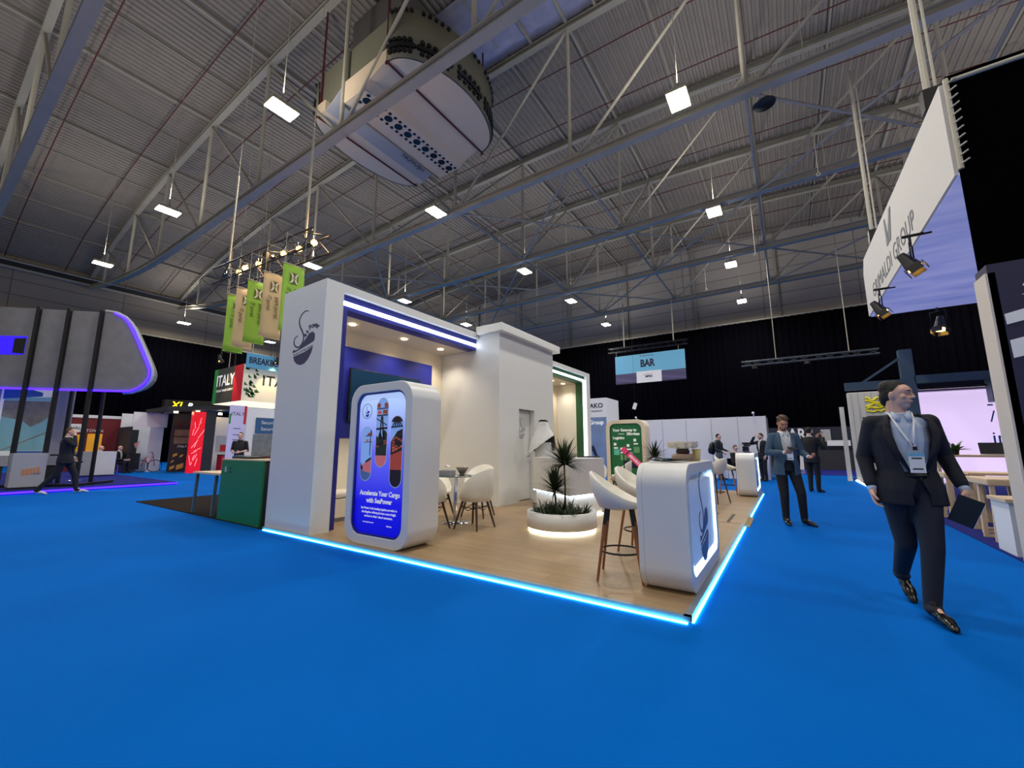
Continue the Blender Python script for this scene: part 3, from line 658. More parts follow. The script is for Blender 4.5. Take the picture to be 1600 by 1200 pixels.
# ================================================================ furniture on the platform
LEATH = mat('white_leatherette', (232, 228, 216), 0.42, bump=.08)
def stool(label, loc, rz, legm, grp='bar stools'):
    """backrest towards -X, sitter faces +X"""
    t = thing('bar_stool', label, 'bar stool', loc, rz, grp); rows = []
    n = 28
    prof = []
    for i in range(n):
        a = 2 * PI * i / n; back = (1 - math.cos(a)) / 2          # a=0 front, pi back
        rim_r = .215 + .03 * back; rim_z = .70 + .27 * back ** 1.7
        px, py = rim_r * math.cos(a) - .02 * back, rim_r * math.sin(a)
        prof.append([(px, py, rim_z), (px * 1.06, py * 1.06, rim_z - .012), (px * 1.0, py * 1.0, rim_z - .05 - .12 * back), (px * .72, py * .72, .635), (px * .35, py * .35, .615), (0, 0, .612)])
        rows.append([(px * .93, py * .93, rim_z - .008), (px * .84, py * .84, .705 + .12 * back ** 2), (px * .5, py * .5, .69), (0, 0, .688)])
    b = B(); b.sheet([p + [] for p in prof + prof[:1]]); b.sheet([p for p in rows + rows[:1]])
    b.sheet([[prof[i % n][0], rows[i % n][0]] for i in range(n + 1)])
    bmesh.ops.remove_doubles(b.bm, verts=b.bm.verts, dist=.0005)
    o = b.done('seat_shell', LEATH, t)
    for sx, sy in ((1, 1), (1, -1), (-1, 1), (-1, -1)):
        top = Vector((sx * .11, sy * .11, .64)); bot = Vector((sx * .2, sy * .2, 0)); k = top.lerp(bot, .24)
        lg = B().cyl(k, bot, .017, .012).done('leg', legm, t)
        B().cyl(top, k, .0165).done('leg_sleeve', BLACK, lg)
    B().tube([(.163 * math.cos(a) * 1.15, .163 * math.sin(a) * 1.15, .24) for a in np.linspace(0, 2 * PI, 25)[:-1]], .009, 8, closed=True).done('footrest_ring', BLACK, t)
    return t
stool('white bucket bar stool with wooden legs, standing left of the nearest counter', (-.72, .66, PZ), .25, WOODLEG)
stool('white bucket bar stool mostly hidden behind the nearest counter', (-.86, 1.75, PZ), -.1, WOODLEG)
stool('white bucket bar stool with orange-brown legs beside the farther counter', (-.72, 8.95, PZ), .1, WOODLEG)
stool('white bar stool with dark legs standing in front of the farther counter', (-.75, 6.95, PZ), 2.6, DARKLEG)
def chair(label, loc, rz, grp):
    """faces +Y"""
    t = thing('shell_chair', label, 'chair', loc, rz, grp); n = 26; out, inn = [], []
    for i in range(n):
        a = 2 * PI * i / n; back = (1 - math.cos(a)) / 2      # pi = back (-Y)
        rz_ = .45 + (.08 if back > .12 else .0) + .36 * max(0, (back - .22) / .78) ** .75
        rx = .255; ry = .24
        px, py = rx * math.sin(a) * (1 + .05 * back), ry * math.cos(a) - .03 * back * (1 + back)
        out.append([(px, py, rz_), (px * 1.03, py * 1.03, rz_ - .01), (px * .98, py * .98, .5 if back > .3 else .43), (px * .8, py * .8, .40), (px * .4, py * .4, .385), (0, 0, .383)])
        inn.append([(px * .95, py * .95, rz_ - .004), (px * .86, py * .86, .465), (px * .5, py * .5, .44), (0, 0, .436)])
    b = B(); b.sheet(out + out[:1]); b.sheet(inn + inn[:1]); b.sheet([[out[i % n][0], inn[i % n][0]] for i in range(n + 1)])
    bmesh.ops.remove_doubles(b.bm, verts=b.bm.verts, dist=.0005)
    b.done('seat_shell', LEATH, t)
    for sx, sy in ((1, 1), (1, -1), (-1, 1), (-1, -1)):
        B().cyl((sx * .13, sy * .13, .40), (sx * .22, sy * .22, 0), .021, .013).done('leg', DARKLEG, t)
    b = B()
    for sx, sy in ((1, 1), (1, -1)): b.tube([(sx * .15, sy * .15, .33), (0, 0, .27), (-sx * .15, -sy * .15, .33)], .006, 6)
    for s1, s2 in (((1, 1), (1, -1)), ((1, -1), (-1, -1)), ((-1, -1), (-1, 1)), ((-1, 1), (1, 1))): b.tube([(s1[0] * .15, s1[1] * .15, .33), ((s1[0] + s2[0]) * .085, (s1[1] + s2[1]) * .085, .27), (s2[0] * .15, s2[1] * .15, .33)], .006, 6)
    b.done('wire_brace', BLACK, t)
    return t
chair('white shell armchair at the right of the glass table, its back to the aisle', (-3.38, 1.76, PZ), PI / 2, 'chairs at the glass table')
chair('white shell armchair at the near side of the glass table, half hidden by the totem', (-3.86, 1.28, PZ), .1, 'chairs at the glass table')
chair('white shell armchair behind the glass table, facing the aisle on the left', (-4.5, 2.1, PZ), -PI / 2, 'chairs at the glass table')
chair('white shell armchair behind the glass table, nearest the storage block', (-4.0, 2.62, PZ), PI + .2, 'chairs at the glass table')
chair('cream shell armchair just right of the reception desk, front facing', (-3.2, 6.1, PZ), PI + .5, 'chairs by the green lounge')
chair('cream shell armchair seen side-on before the green poster totem', (-2.85, 6.75, PZ), 1.9, 'chairs by the green lounge')
ta = thing('glass_table', 'small round glass table on a chrome column in the blue lounge', 'table', (-3.92, 1.93, PZ))
B().cyl((0, 0, .735), (0, 0, .747), .36, seg=40).done('glass_top', mat('tinted_glass', (150, 175, 175), .05, trans=.8), ta)
B().cyl((0, 0, .02), (0, 0, .735), .03, seg=20).done('column', CHROME, ta)
B().lathe([(0, 0), (.23, 0), (.23, .012), (.05, .03), (0, .03)], 36).done('base_plate', CHROME, ta)
tb = thing('tissue_box', 'grey patterned box with tissues standing on the glass table', 'tissue box', (-3.98, 1.78, PZ + .748))
B().bb((-.12, -.07, 0), (.12, .07, .09)).done('box', mat('grey_pattern', (150, 152, 158), .6, noise=.3, scale=60), tb, bevel=.004)
B().sheet([[(x, y, .09 + .05 * math.cos(x * 22) * (1 - abs(y) * 8) + .03) for x in np.linspace(-.05, .05, 7)] for y in np.linspace(-.03, .03, 5)]).done('tissue', PAPER, tb, solid=.002, norm=False)
def bowl(name, label, cat, loc, r, h, m, extra=None):
    t = thing(name, label, cat, loc)
    B().lathe([(0, .0), (r * .4, 0), (r * .35, .02), (r * .55, h * .4), (r, h), (r * .97, h), (r * .5, h * .45), (0, .03)], 28).done('bowl', m, t); return t
bw = bowl('fluted_bowl', 'small grey fluted bowl on the glass table', 'bowl', (-3.85, 2.0, PZ + .748), .11, .13, mat('smoked_glass', (130, 120, 112), .15, noise=.3, scale=20))
def leaflet_fan(name, label, loc, cols, rz=0):
    t = thing(name, label, 'brochures', loc, rz)
    for i, c in enumerate(cols): B().box((.02 * i, .015 * i, .004 + .004 * i), (.21, .297, .0035), rotm(.0, .0, .22 * i)).done('brochure', c, t)
    return t
GLOSSD = mat('glossy_dark_green_print', (20, 36, 30), .15, noise=.6, scale=9)
leaflet_fan('brochure_fan', 'dark glossy folded brochure on the glass table', (-3.72, 1.85, PZ + .748), [PAPER, GLOSSD], .6)
ZC = PZ + 1.062
bt = thing('brochure_fan', 'dark glossy brochures fanned out on the nearest counter', 'brochures', (-.3, .86, ZC))
for i, (c, a, dx, dy) in enumerate(((PAPER, .3, -.05, -.05), (GLOSSD, 1.1, 0, .02), (GLOSSD, .7, .02, .06))):
    P = [[(x, y, .003 + .006 * i + (.018 * (1 - math.cos((y) * 9)) if i else 0)) for x in np.linspace(-.1, .1, 3)] for y in np.linspace(-.15, .15, 9)]
    B(at(rotm(0, 0, a), (dx, dy, 0))).sheet(P).done('brochure', c, bt, solid=.002, norm=False)
st = thing('serving_stand', 'stacked glass and wood serving bowls on the nearest counter', 'bowl', (-.25, 1.34, ZC))
B().lathe([(0, 0), (.10, 0), (.115, .03), (.115, .055), (.09, .075), (0, .075)], 28).done('lower_bowl', mat('striped_stone', (150, 128, 112), .4, noise=.4, scale=18, stretch=(1, 1, 9)), st)
B().lathe([(0, .075), (.06, .075), (.07, .1), (.055, .125), (0, .125)], 24).done('chocolates', mat('dark_chocolate', (70, 52, 44), .5, noise=.5, scale=40), st)
b = B()
for i in range(9):
    a = i * 2 * PI / 9; b.ball((.11 * math.cos(a), .11 * math.sin(a), .165), (.045, .045, .035))
b.lathe([(0, .12), (.06, .125), (.13, .165), (.155, .2), (.15, .2), (.1, .16), (0, .14)], 28); b.done('flower_bowl', mat('champagne_glass', (226, 216, 196), .2, noise=.25, scale=24), st)
cup = thing('paper_cup', 'pale yellow paper cup on the nearest counter', 'cup', (-.14, 1.47, ZC))
B().lathe([(0, 0), (.034, 0), (.045, .12), (.042, .12), (.032, .008), (0, .008)], 24).done('cup_body', mat('yellow_paper', (226, 206, 140), .6), cup)
B().tube([(.045 * math.cos(a), .045 * math.sin(a), .12) for a in np.linspace(0, 2 * PI, 21)[:-1]], .003, 6, closed=True).done('rim', mat('yellow_paper', (1, 1, 1)), cup)
# coffee machine on the farther counter
cm = thing('coffee_machine', 'silver coffee machine with black group head on the farther counter', 'coffee machine', (-.27, 9.3, ZC), .4); cm.scale = (.62, .62, .62)
b = B(); b.bb((-.14, -.16, 0), (.14, .16, .05)).bb((-.14, .04, .05), (.14, .16, .3)).bb((-.14, -.14, .27), (.14, .16, .36)); b.done('body', CHROME, cm, bevel=.008)
B().cyl((0, -.06, .18), (0, -.06, .27), .035).cyl((0, -.06, .2), (.0, -.18, .19), .012).done('group_head', BLACK, cm)
B().bb((-.12, -.1, .36), (.12, .1, .44)).done('cup_rack', BLACK, cm, bevel=.01)
# floor ramp set into the platform
rp = thing('access_ramp', 'short oak access ramp with dark slots set into the platform edge', 'ramp', (0, 4.88, 0))
B().prism([(-.7, PZ + .004), (-.02, PZ + .004), (.06, .004), (-.7, .004)], -.5, .5, 0, rotm(PI / 2)).done('ramp_board', OAK, rp)
B().bb((-.54, -.46, PZ + .0045), (-.49, .46, PZ + .007)).done('slot', BLACK, rp)
B().bb((-.27, -.46, PZ + .0045), (-.22, .46, PZ + .007)).done('slot', BLACK, rp)
STRIPE = mat('pale_ramp_edge', (206, 180, 120), .5)
for i in range(6): B().box((.02, -.42 + .165 * i, .032), (.09, .06, .006), rotm(0, .62, 0)).done('edge_strip', STRIPE, rp)
# leaning pink sign
PINK = mat('pink_sign', (240, 70, 130), .5, emit=.1)
sg = thing('pink_sign', 'bright pink strip sign with white lettering leaning behind the counter', 'sign', (-1.95, 5.05, PZ))
X = at(FRONT, (0, 0, .98)) @ Matrix.Rotation(-.75, 4, 'Z')
B().prism([(-.3, -.055), (.28, -.055), (.28, .055), (-.3, .055)], -.005, .005, 0, X).done('board', PINK, sg)
B().cyl((-.2, .02, .0), (-.2, .02, 1.2), .012).lathe([(0, 0), (.12, 0), (.12, .015), (0, .02)], 20, c=(-.2, .02, 0)).done('stand', BLACK, sg)
text('BREAKBULK', .07, WHITEINK, sg, X @ Matrix.Translation((.05, 0, .006)), bold=.001, sx=.8)
B().prism([(-.17, -.056), (-.15, -.056), (-.15, .056), (-.17, .056)], -.006, .0065, 0, X).done('divider', BLACK, sg)
# ================================================================ people
SKIN = mat('skin', (222, 176, 156), .55, noise=.05); SKIN2 = mat('tanned_skin', (186, 136, 112), .55, noise=.05)
SUITN = mat('dark_navy_suit', (20, 23, 36), .85, noise=.15, scale=60); SUITB = mat('black_suit', (17, 18, 22), .85, noise=.15, scale=60)
JBLUE = mat('slate_blue_jacket', (62, 88, 112), .85, noise=.18, scale=50); TROUB = mat('black_trousers', (15, 15, 19), .8, noise=.1, scale=50)
SHIRT = mat('light_blue_shirt', (190, 204, 226), .8, noise=.05, scale=40); SHIRTW = mat('white_shirt', (222, 224, 226), .8)
SHOE = mat('black_leather_shoe', (16, 15, 15), .25); SHOEW = mat('white_trainer', (215, 212, 208), .5)
HAIRD = mat('dark_brown_hair', (13, 10, 8), .7, noise=.4, scale=80); HAIRB = mat('brown_hair', (84, 60, 42), .6, noise=.4, scale=80); HAIRG = mat('grey_hair', (120, 112, 104), .7, noise=.3, scale=80)
EYEW = mat('eye_white', (176, 168, 160), .6); EYED = mat('eye_iris', (30, 24, 20), .2); LIP = mat('lip', (168, 98, 88), .5)

def remesh(b, voxel, smooth):
    me = bpy.data.meshes.new('r'); bmesh.ops.recalc_face_normals(b.bm, faces=b.bm.faces); b.bm.to_mesh(me); b.bm.free()
    o = bpy.data.objects.new('r', me); COL.objects.link(o)
    r = o.modifiers.new('r', 'REMESH'); r.mode = 'VOXEL'; r.voxel_size = voxel; r.use_smooth_shade = True
    if smooth: s = o.modifiers.new('s', 'SMOOTH'); s.factor = .5; s.iterations = smooth
    dg = bpy.context.evaluated_depsgraph_get(); out = bpy.data.meshes.new_from_object(o.evaluated_get(dg))
    bpy.data.objects.remove(o); bpy.data.meshes.remove(me)
    for p in out.polygons: p.use_smooth = True
    return out
def cap(b, p, q, r1, r2=None, seg=12):
    r2 = r1 if r2 is None else r2
    b.cyl(p, q, r1, r2, seg).ball(p, r1, seg=seg).ball(q, r2, seg=seg)
def loft(b, rings, seg=20):
    """closed loft of (z, rx, ry, cx, cy)"""
    R = [[b.bm.verts.new(b.M @ Vector((cx + rx * math.cos(2 * PI * k / seg), cy + ry * math.sin(2 * PI * k / seg), z))) for k in range(seg)] for z, rx, ry, cx, cy in rings]
    for A, C in zip(R, R[1:]):
        for k in range(seg): b.bm.faces.new((A[k], A[(k + 1) % seg], C[(k + 1) % seg], C[k]))
    b.bm.faces.new(R[0][::-1]); b.bm.faces.new(R[-1])
def hand(b, wrist, d, palm_n, side, curl, spread=.0, k=1.0, bare=True):
    """d: finger direction, palm_n: direction the palm faces, side: +1/-1 thumb side along d x n"""
    d = Vector(d).normalized(); n = Vector(palm_n); n = (n - d * n.dot(d)).normalized(); s = d.cross(n) * side
    w = Vector(wrist); M3 = Matrix((s, d, n)).transposed().to_4x4()
    b.ball(w + d * .05 * k, (.038 * k, .052 * k, .015 * k), R=M3)
    cap(b, w - d * .02, w + d * .03, .024 * k, .026 * k)
    for i, (off, L) in enumerate(((.028, .072), (.010, .08), (-.009, .075), (-.027, .058))):
        p = w + d * .088 * k + s * off * k; dd = (d + s * off * spread * 10).normalized(); ang = 0
        for seg_, f in ((0, .45), (1, .32), (2, .26)):
            ang += curl[seg_ % len(curl)]
            q = p + (dd * math.cos(ang) + n * math.sin(ang)) * L * f * k
            cap(b, p, q, .0092 * k * (1 - .07 * seg_), .0085 * k * (1 - .08 * seg_), 8); p = q
    p = w + d * .03 * k + s * .03 * k; q = p + (d * .7 + s * .65 + n * .35).normalized() * .04 * k; cap(b, p, q, .013 * k, .011 * k, 8)
    r = q + (d * .85 + s * .1 + n * .55).normalized() * .036 * k; cap(b, q, r, .0105 * k, .009 * k, 8)

def person(name, label, loc, rz, sp, group=None):
    """faces local -Y; local +X is the person's left hand side"""
    g = sp.get; H = g('H', 1.78) / 1.78; vox = g('vox', .010)
    t = thing('person', label, 'person', loc, rz); t.scale = (H, H, H)
    J = dict(hipL=(.09, 0, .93), hipR=(-.09, 0, .93), kneeL=(.1, -.02, .50), kneeR=(-.1, -.02, .50), ankL=(.1, .01, .09), ankR=(-.1, .01, .09),
             toeL=(.12, -.17, .03), toeR=(-.12, -.17, .03), shL=(.175, 0, 1.435), shR=(-.175, 0, 1.435), elL=(.22, .03, 1.17), elR=(-.22, .03, 1.17),
             haL=(.23, -.05, .93), haR=(-.23, -.05, .93), neck=(0, .005, 1.5), head=(0, -.02, 1.655), pel=(0, 0, .97), che=(0, 0, 1.3))
    J.update(g('J', {})); J = {k: Vector(v) for k, v in J.items()}
    fat = g('fat', 1.0); skin = g('skin', SKIN)
    jm, tm, sm = g('jacket'), g('trousers', TROUB), g('shirt', SHIRTW)
    c0 = J['pel']; c1 = J['che']; c2 = (J['shL'] + J['shR']) / 2
    def cx(z):
        if z < 1.3: u = (z - .97) / .33; return c0.lerp(c1, u)
        u = (z - 1.3) / .14; return c1.lerp(c2, min(u, 1.6))
    # ---- body
    b = B()
    for z, rx, ry in ((.97, .15, .095), (1.1, .13, .085), (1.25, .14, .095), (1.38, .145, .095)):
        p = cx(z); b.ball((p.x, p.y, p.z if 'lean' in sp else z), (rx, ry, .11))
    cap(b, J['shL'] * .9 + c2 * .1, J['shR'] * .9 + c2 * .1, .05)
    for s in 'LR':
        cap(b, J['hip' + s], J['knee' + s], .068, .048); cap(b, J['knee' + s], J['ank' + s], .045, .032); cap(b, J['ank' + s], J['toe' + s].lerp(J['ank' + s], .35), .03, .022)
        cap(b, J['sh' + s], J['el' + s], .042, .033); w = J['ha' + s]; cap(b, J['el' + s], w, .032, .023)
        hs = sp.get('hand' + s, {})
        d = Vector(hs.get('d', w - J['el' + s])); pn = hs.get('n', (1 if s == 'R' else -1, -.1, 0))
        hand(b, w, d, pn, hs.get('side', 1 if s == 'R' else -1) , hs.get('curl', (.25, .35, .3)), hs.get('spread', .02), g('hk', 1.0))
    hp = J['head']; HM = Matrix.Translation(hp) @ Euler(g('hrot', (0, 0, 0))).to_matrix().to_4x4()
    cap(b, J['neck'] - Vector((0, 0, .08)), hp + (HM.to_3x3() @ Vector((0, .025, -.06))), .062 * fat, .056)
    b.M = HM
    b.ball((0, .012, .02), (.074, .093, .098)); b.ball((0, -.03, -.035), (.060, .06, .07)); b.ball((0, -.045, -.088), (.036, .035, .026)); b.ball((0, -.045, .03), (.062, .045, .05))
    b.ball((.0, -.086, .026), (.045, .012, .010)); cap(b, (0, -.088, .015), (0, -.106, -.026), .0075, .0105, 8); b.ball((.012, -.096, -.03), (.009, .011, .008)); b.ball((-.012, -.096, -.03), (.009, .011, .008))
    b.ball((0, -.086, -.058), (.024, .011, .007)); b.ball((0, -.083, -.069), (.020, .011, .007)); b.ball((.042, -.055, -.02), (.022, .02, .022)); b.ball((-.042, -.055, -.02), (.022, .02, .022))
    for s in (1, -1): b.ball((s * .076, .01, -.008), (.008, .017, .030), R=rotm(0, s * .12, -s * .35))
    b.M = Matrix.Identity(4)
    mk('body', remesh(b, g('bvox', vox * .75), 3), skin, t)
    # ---- face details
    for s in (1, -1):
        B(HM).ball((s * .03, -.0785, .009), (.0125, .0105, .0065)).done('eye', EYEW, t, smooth=True)
        B(HM).ball((s * .03, -.0873, .009), (.0055, .003, .0055)).done('iris', EYED, t, smooth=True)
        B(HM).tube([(s * .014, -.096, .026), (s * .03, -.094, .031), (s * .048, -.08, .026)], [.003, .0042, .0025], 6).done('eyebrow', g('hair', HAIRD), t)
    B(HM).ball((0, -.092, -.0635), (.022, .008, .0035)).done('mouth', LIP, t, smooth=True)
    # ---- hair
    hm = g('hair', HAIRD); style = g('style', 'short')
    if style != 'none':
        b = B(HM); b.ball((0, .014, .022), (.0768, .0957, .1008)); b.ball((0, .022, .063), (.062, .07, .060))
        if style == 'swept': b.ball((0, .075, -.02), (.060, .040, .075)); b.ball((0, .045, .06), (.072, .075, .066))
        if style == 'curly':
            rd = random.Random(5)
            for i in range(60):
                a = rd.uniform(0, 2 * PI); e = rd.uniform(.15, 1.5); b.ball((.076 * math.cos(a) * math.cos(e), .018 + .09 * math.sin(a) * math.cos(e), .05 + .08 * math.sin(e)), rd.uniform(.015, .024), seg=8)
        me = remesh(b, max(.006, vox * .7), 2)
        bm = bmesh.new(); bm.from_mesh(me); inv = HM.inverted(); kill = []
        for v in bm.verts:
            p = inv @ v.co
            lim = .078 if p.y < -.04 else (.078 + (p.y + .04) * -1.5)
            if p.y > .03: lim = -.05 if style != 'swept' else -.1
            if p.z < max(lim, -.1): kill.append(v)
        bmesh.ops.delete(bm, geom=kill, context='VERTS'); bm.to_mesh(me); bm.free()
        mk('hair', me, hm, t, solid=.0015)
    if g('beard'):
        b = B(HM); b.ball((0, -.045, -.083), (.043, .04, .033)); b.ball((0, -.03, -.06), (.061, .05, .035)); b.ball((0, -.09, -.048), (.026, .01, .006)); 
        me = remesh(b, .006, 2); mk('beard', me, hm, t)
    # ---- trousers
    b = B(); 
    if g('robe'):
        loft(b, [(.02, .26, .22, c0.x, c0.y), (.5, .22, .19, c0.x, c0.y), (.97, .19, .15, c0.x, c0.y), (1.3, .2, .14, c1.x, c1.y)])
        mk('robe', remesh(b, vox, 3), tm, t)
    else:
        loft(b, [(.86, .16, .112, c0.x, c0.y), (.95, .165 * fat, .118 * fat, c0.x, c0.y), (1.05, .148 * fat, .112 * fat, cx(1.05).x, cx(1.05).y)])
        for s in 'LR':
            k = J['knee' + s]; a_ = J['ank' + s]; h = J['hip' + s]
            cap(b, h, k, .097 * fat, .07, 16); cap(b, k, a_ + Vector((0, 0, -.01)), .07, .052, 16); b.ball(a_ + Vector((0, -.022, -.022)), (.056, .07, .038))
        mk('trousers', remesh(b, vox, 3), tm, t)
    # ---- shoes
    for s in 'LR':
        a_ = J['ank' + s]; to = J['toe' + s]; d = (to - a_); dh = Vector((d.x, d.y, 0)); 
        dn = d.normalized(); up = g('up' + s, (0, 0, 1)); sd = dn.cross(Vector(up)).normalized(); R = Matrix((sd, dn, sd.cross(dn))).transposed().to_4x4()
        b = B(); b.ball(a_ + Vector((0, .01, -.035)), (.038, .05, .045), R=R); b.ball(a_ + Vector((0, -.012, .0)), (.041, .05, .06)); b.ball(a_.lerp(to, .35) + Vector((0, 0, -.02)), (.041, .075, .042), R=R); b.ball(a_.lerp(to, .78), (.045, .075, .03), R=R); b.ball(a_.lerp(to, 1.08), (.032, .05, .022), R=R)
        me = remesh(b, max(.006, vox * .7), 3)
        if not g('lift' + s):
            for v in me.vertices: v.co.z = max(v.co.z, 0.004)
        mk('shoe', me, g('shoe', SHOE), t)
    # ---- shirt
    b = B(); zz = [(1.0, .145, .1), (1.12, .14, .1), (1.28, .16, .112), (1.40, .15, .1), (1.47, .09, .075), (1.51, .068, .066)]
    loft(b, [(z, rx * fat, ry * fat, cx(z).x, cx(z).y) for z, rx, ry in zz])
    nk = J['neck']; b.tube([(nk.x + .069 * math.cos(a), nk.y + .067 * math.sin(a) + .0, 1.515 + .014 * math.sin(a)) for a in np.linspace(-PI / 2, 1.5 * PI, 25)[:-1]], .014, 8, closed=True)
    cap(b, J['shL'] * .8 + c2 * .2, J['shR'] * .8 + c2 * .2, .056)
    if not jm:
        for s in 'LR': cap(b, J['sh' + s], J['el' + s], .056, .05); 
        if not g('bare'):
            for s in 'LR': cap(b, J['el' + s], J['ha' + s], .047, .036)
    else:
        for s in 'LR':
            w = J['ha' + s]; dd = (w - J['el' + s]).normalized(); cap(b, w - dd * .06, w - dd * .008, .032, .031)
    mk('shirt', remesh(b, vox * .8, 2), sm, t)
    # ---- jacket
    if jm:
        b = B(); hem = g('hem', .80)
        loft(b, [(z, rx * fat, ry * fat, cx(max(z, .95)).x, cx(max(z, .95)).y) for z, rx, ry in ((hem, .202, .146), (.92, .194, .143), (1.06, .162, .122), (1.2, .175, .126), (1.33, .19, .13), (1.42, .175, .115), (1.475, .11, .085), (1.50, .082, .078))])
        cap(b, J['shL'] * .97 + c2 * .03, J['shR'] * .97 + c2 * .03, .062)
        for s in 'LR': cap(b, J['sh' + s], J['el' + s], .062, .052, 14); w = J['ha' + s]; dd = (w - J['el' + s]).normalized(); cap(b, J['el' + s], w - dd * .045, .051, .040, 14)
        me = remesh(b, vox, 3); op = g('open', .07); bot = g('vbot', 1.0)
        bm = bmesh.new(); bm.from_mesh(me); kill = []
        for v in bm.verts:
            p = v.co; c = cx(max(.95, min(p.z, 1.44)))
            if p.y - c.y < -.045 and p.z < 1.53:
                if p.z > 1.3: wd = op * (1.0 if p.z < 1.42 else 1 - (p.z - 1.42) * 2)
                elif p.z > bot: wd = op * ((p.z - bot) / (1.3 - bot)) ** g('vexp', .6)
                else: wd = g('lowopen', .0) * min(1, (bot - p.z) * 8)
                if abs(p.x - c.x - g('voff', 0)) < wd: kill.append(v)
            if p.z > 1.5 and abs(p.x - c.x) < .07: kill.append(v)
        bmesh.ops.delete(bm, geom=list(set(kill)), context='VERTS'); bm.to_mesh(me); bm.free()
        jk = mk('jacket', me, jm, t, solid=.008)
        # lapels
        if g('lapel', True):
            for s in (1, -1):
                c = cx(1.3); x = lambda w: c.x + g('voff', 0) + s * w; b = B()
                P = [[(x(op * .25), c.y - .128 * fat, bot + .03), (x(op * .3 + .018), c.y - .130 * fat, bot + .05)], [(x(op * .8), c.y - .131 * fat, 1.22), (x(op * .8 + .045), c.y - .132 * fat, 1.22)], [(x(op), c.y - .124 * fat, 1.34), (x(op + .055), c.y - .118 * fat, 1.36)], [(x(op * .92), c.y - .088, 1.45), (x(op + .03), c.y - .075, 1.45)], [(x(.075), c.y - .02, 1.515), (x(.09), c.y - .01, 1.50)]]
                b.sheet(P); b.done('lapel', jm, t, solid=.008, norm=False)
        bt = c0; B().ball((bt.x + g('voff', 0) + .012, bt.y - .14 * fat, 1.0), (.009, .005, .009)).done('button', BLACK, t)
    if g('collar', not g('robe')):
        for s in (1, -1):
            b = B(); b.sheet([[(nk.x + s * .068, nk.y - .01, 1.535), (nk.x + s * .082, nk.y - .012, 1.495)], [(nk.x + s * .045, nk.y - .062, 1.522), (nk.x + s * .062, nk.y - .082, 1.465)], [(nk.x + s * .012, nk.y - .083, 1.49), (nk.x + s * .028, nk.y - .107, 1.435)]]); b.done('collar', sm, t, solid=.004, norm=False)
    if g('belt'):
        p = cx(1.02); B().tube([(p.x + .149 * fat * math.cos(a), p.y + .111 * fat * math.sin(a), 1.02) for a in np.linspace(0, 2 * PI, 33)[:-1]], .016, 8, closed=True).done('belt', BLACK, t)
    if g('badge'):
        c = cx(1.25); bx, bz = g('badge'); f = c.y - .142 * fat
        b = B()
        for s in (1, -1): b.sheet([[(c.x + s * (.072 - .01), c.y - .03, 1.52), (c.x + s * .078, c.y - .03, 1.52)], [(c.x + s * .052, c.y - .108, 1.44), (c.x + s * .066, c.y - .108, 1.44)], [(c.x + s * .03, f + .01, 1.36), (c.x + s * .044, f + .01, 1.36)], [(bx - .004, f - .003, 1.24), (bx + .009, f - .003, 1.24)]])
        b.bb((bx - .006, f - .007, bz + .12), (bx + .006, f - .003, 1.25)); b.done('lanyard', PAPER, t, solid=.002, norm=False)
        B().bb((bx - .012, f - .012, 1.215), (bx + .012, f - .002, 1.245)).done('lanyard_clip', BLACK, t)
        bd = B().bb((bx - .045, f - .012, bz - .075), (bx + .045, f - .008, bz + .075)).done('name_badge', PAPER, t)
        B().bb((bx - .045, f - .0135, bz + .05), (bx + .045, f - .012, bz + .075)).done('badge_header', mat('light_blue_banner', (112, 184, 218), .6), bd)
        b = B(); b.bb((bx - .03, f - .0135, bz - .05), (bx + .03, f - .012, bz - .04))
        b.bb((bx - .03, f - .0135, bz + .03), (bx + .03, f - .012, bz + .04)); b.done('badge_print', INKB, bd)
    return t
# --- near man walking towards the camera
A = person('p', 'man in a dark navy suit and light blue shirt striding past, looking sideways', (1.46, 1.27, 0), .1,
    dict(H=1.80, vox=.009, bvox=.0055, fat=1.08, jacket=SUITN, trousers=mat('navy_suit_trousers', (24, 28, 44), .85, noise=.15, scale=60), shirt=SHIRT, hair=HAIRD, style='swept', hrot=(.02, 0, .95), open=.118, vbot=1.0, vexp=.3, belt=True, badge=(.025, 1.12), voff=.028, lowopen=.05,
         J=dict(hipL=(.085, -.01, .92), kneeL=(.05, -.13, .50), ankL=(-.01, -.17, .10), toeL=(.02, -.36, .035), hipR=(-.085, .02, .92), kneeR=(-.05, .05, .49), ankR=(-.03, .36, .20), toeR=(-.015, .23, .045),
                elR=(-.24, .06, 1.16), haR=(-.235, -.04, .91), elL=(.25, .05, 1.17), haL=(.29, -.08, .93), neck=(0, .0, 1.5), head=(.0, -.03, 1.66)),
         liftR=True, upR=(0, -.85, .5), handL=dict(n=(-.6, .4, -.1), d=(.05, -.15, -1), curl=(.6, .6, .3)), handR=dict(n=(.8, -.3, 0), curl=(.4, .5, .4), d=(0, -.12, -1))))
nb = thing('notebook', 'black notebook held in the left hand of the striding man', 'notebook', (1.46, 1.27, 0), .1)
M = Matrix.Translation((.262, -.16, .80)) @ rotm(.1, .42, -.5)
B(M).bb((-.07, -.006, -.12), (.07, .006, .09)).done('cover', mat('black_notebook', (18, 20, 22), .5), nb, bevel=.003)
B(M).bb((-.066, -.0045, -.117), (.0715, .0045, .087)).done('pages', PAPER, nb)
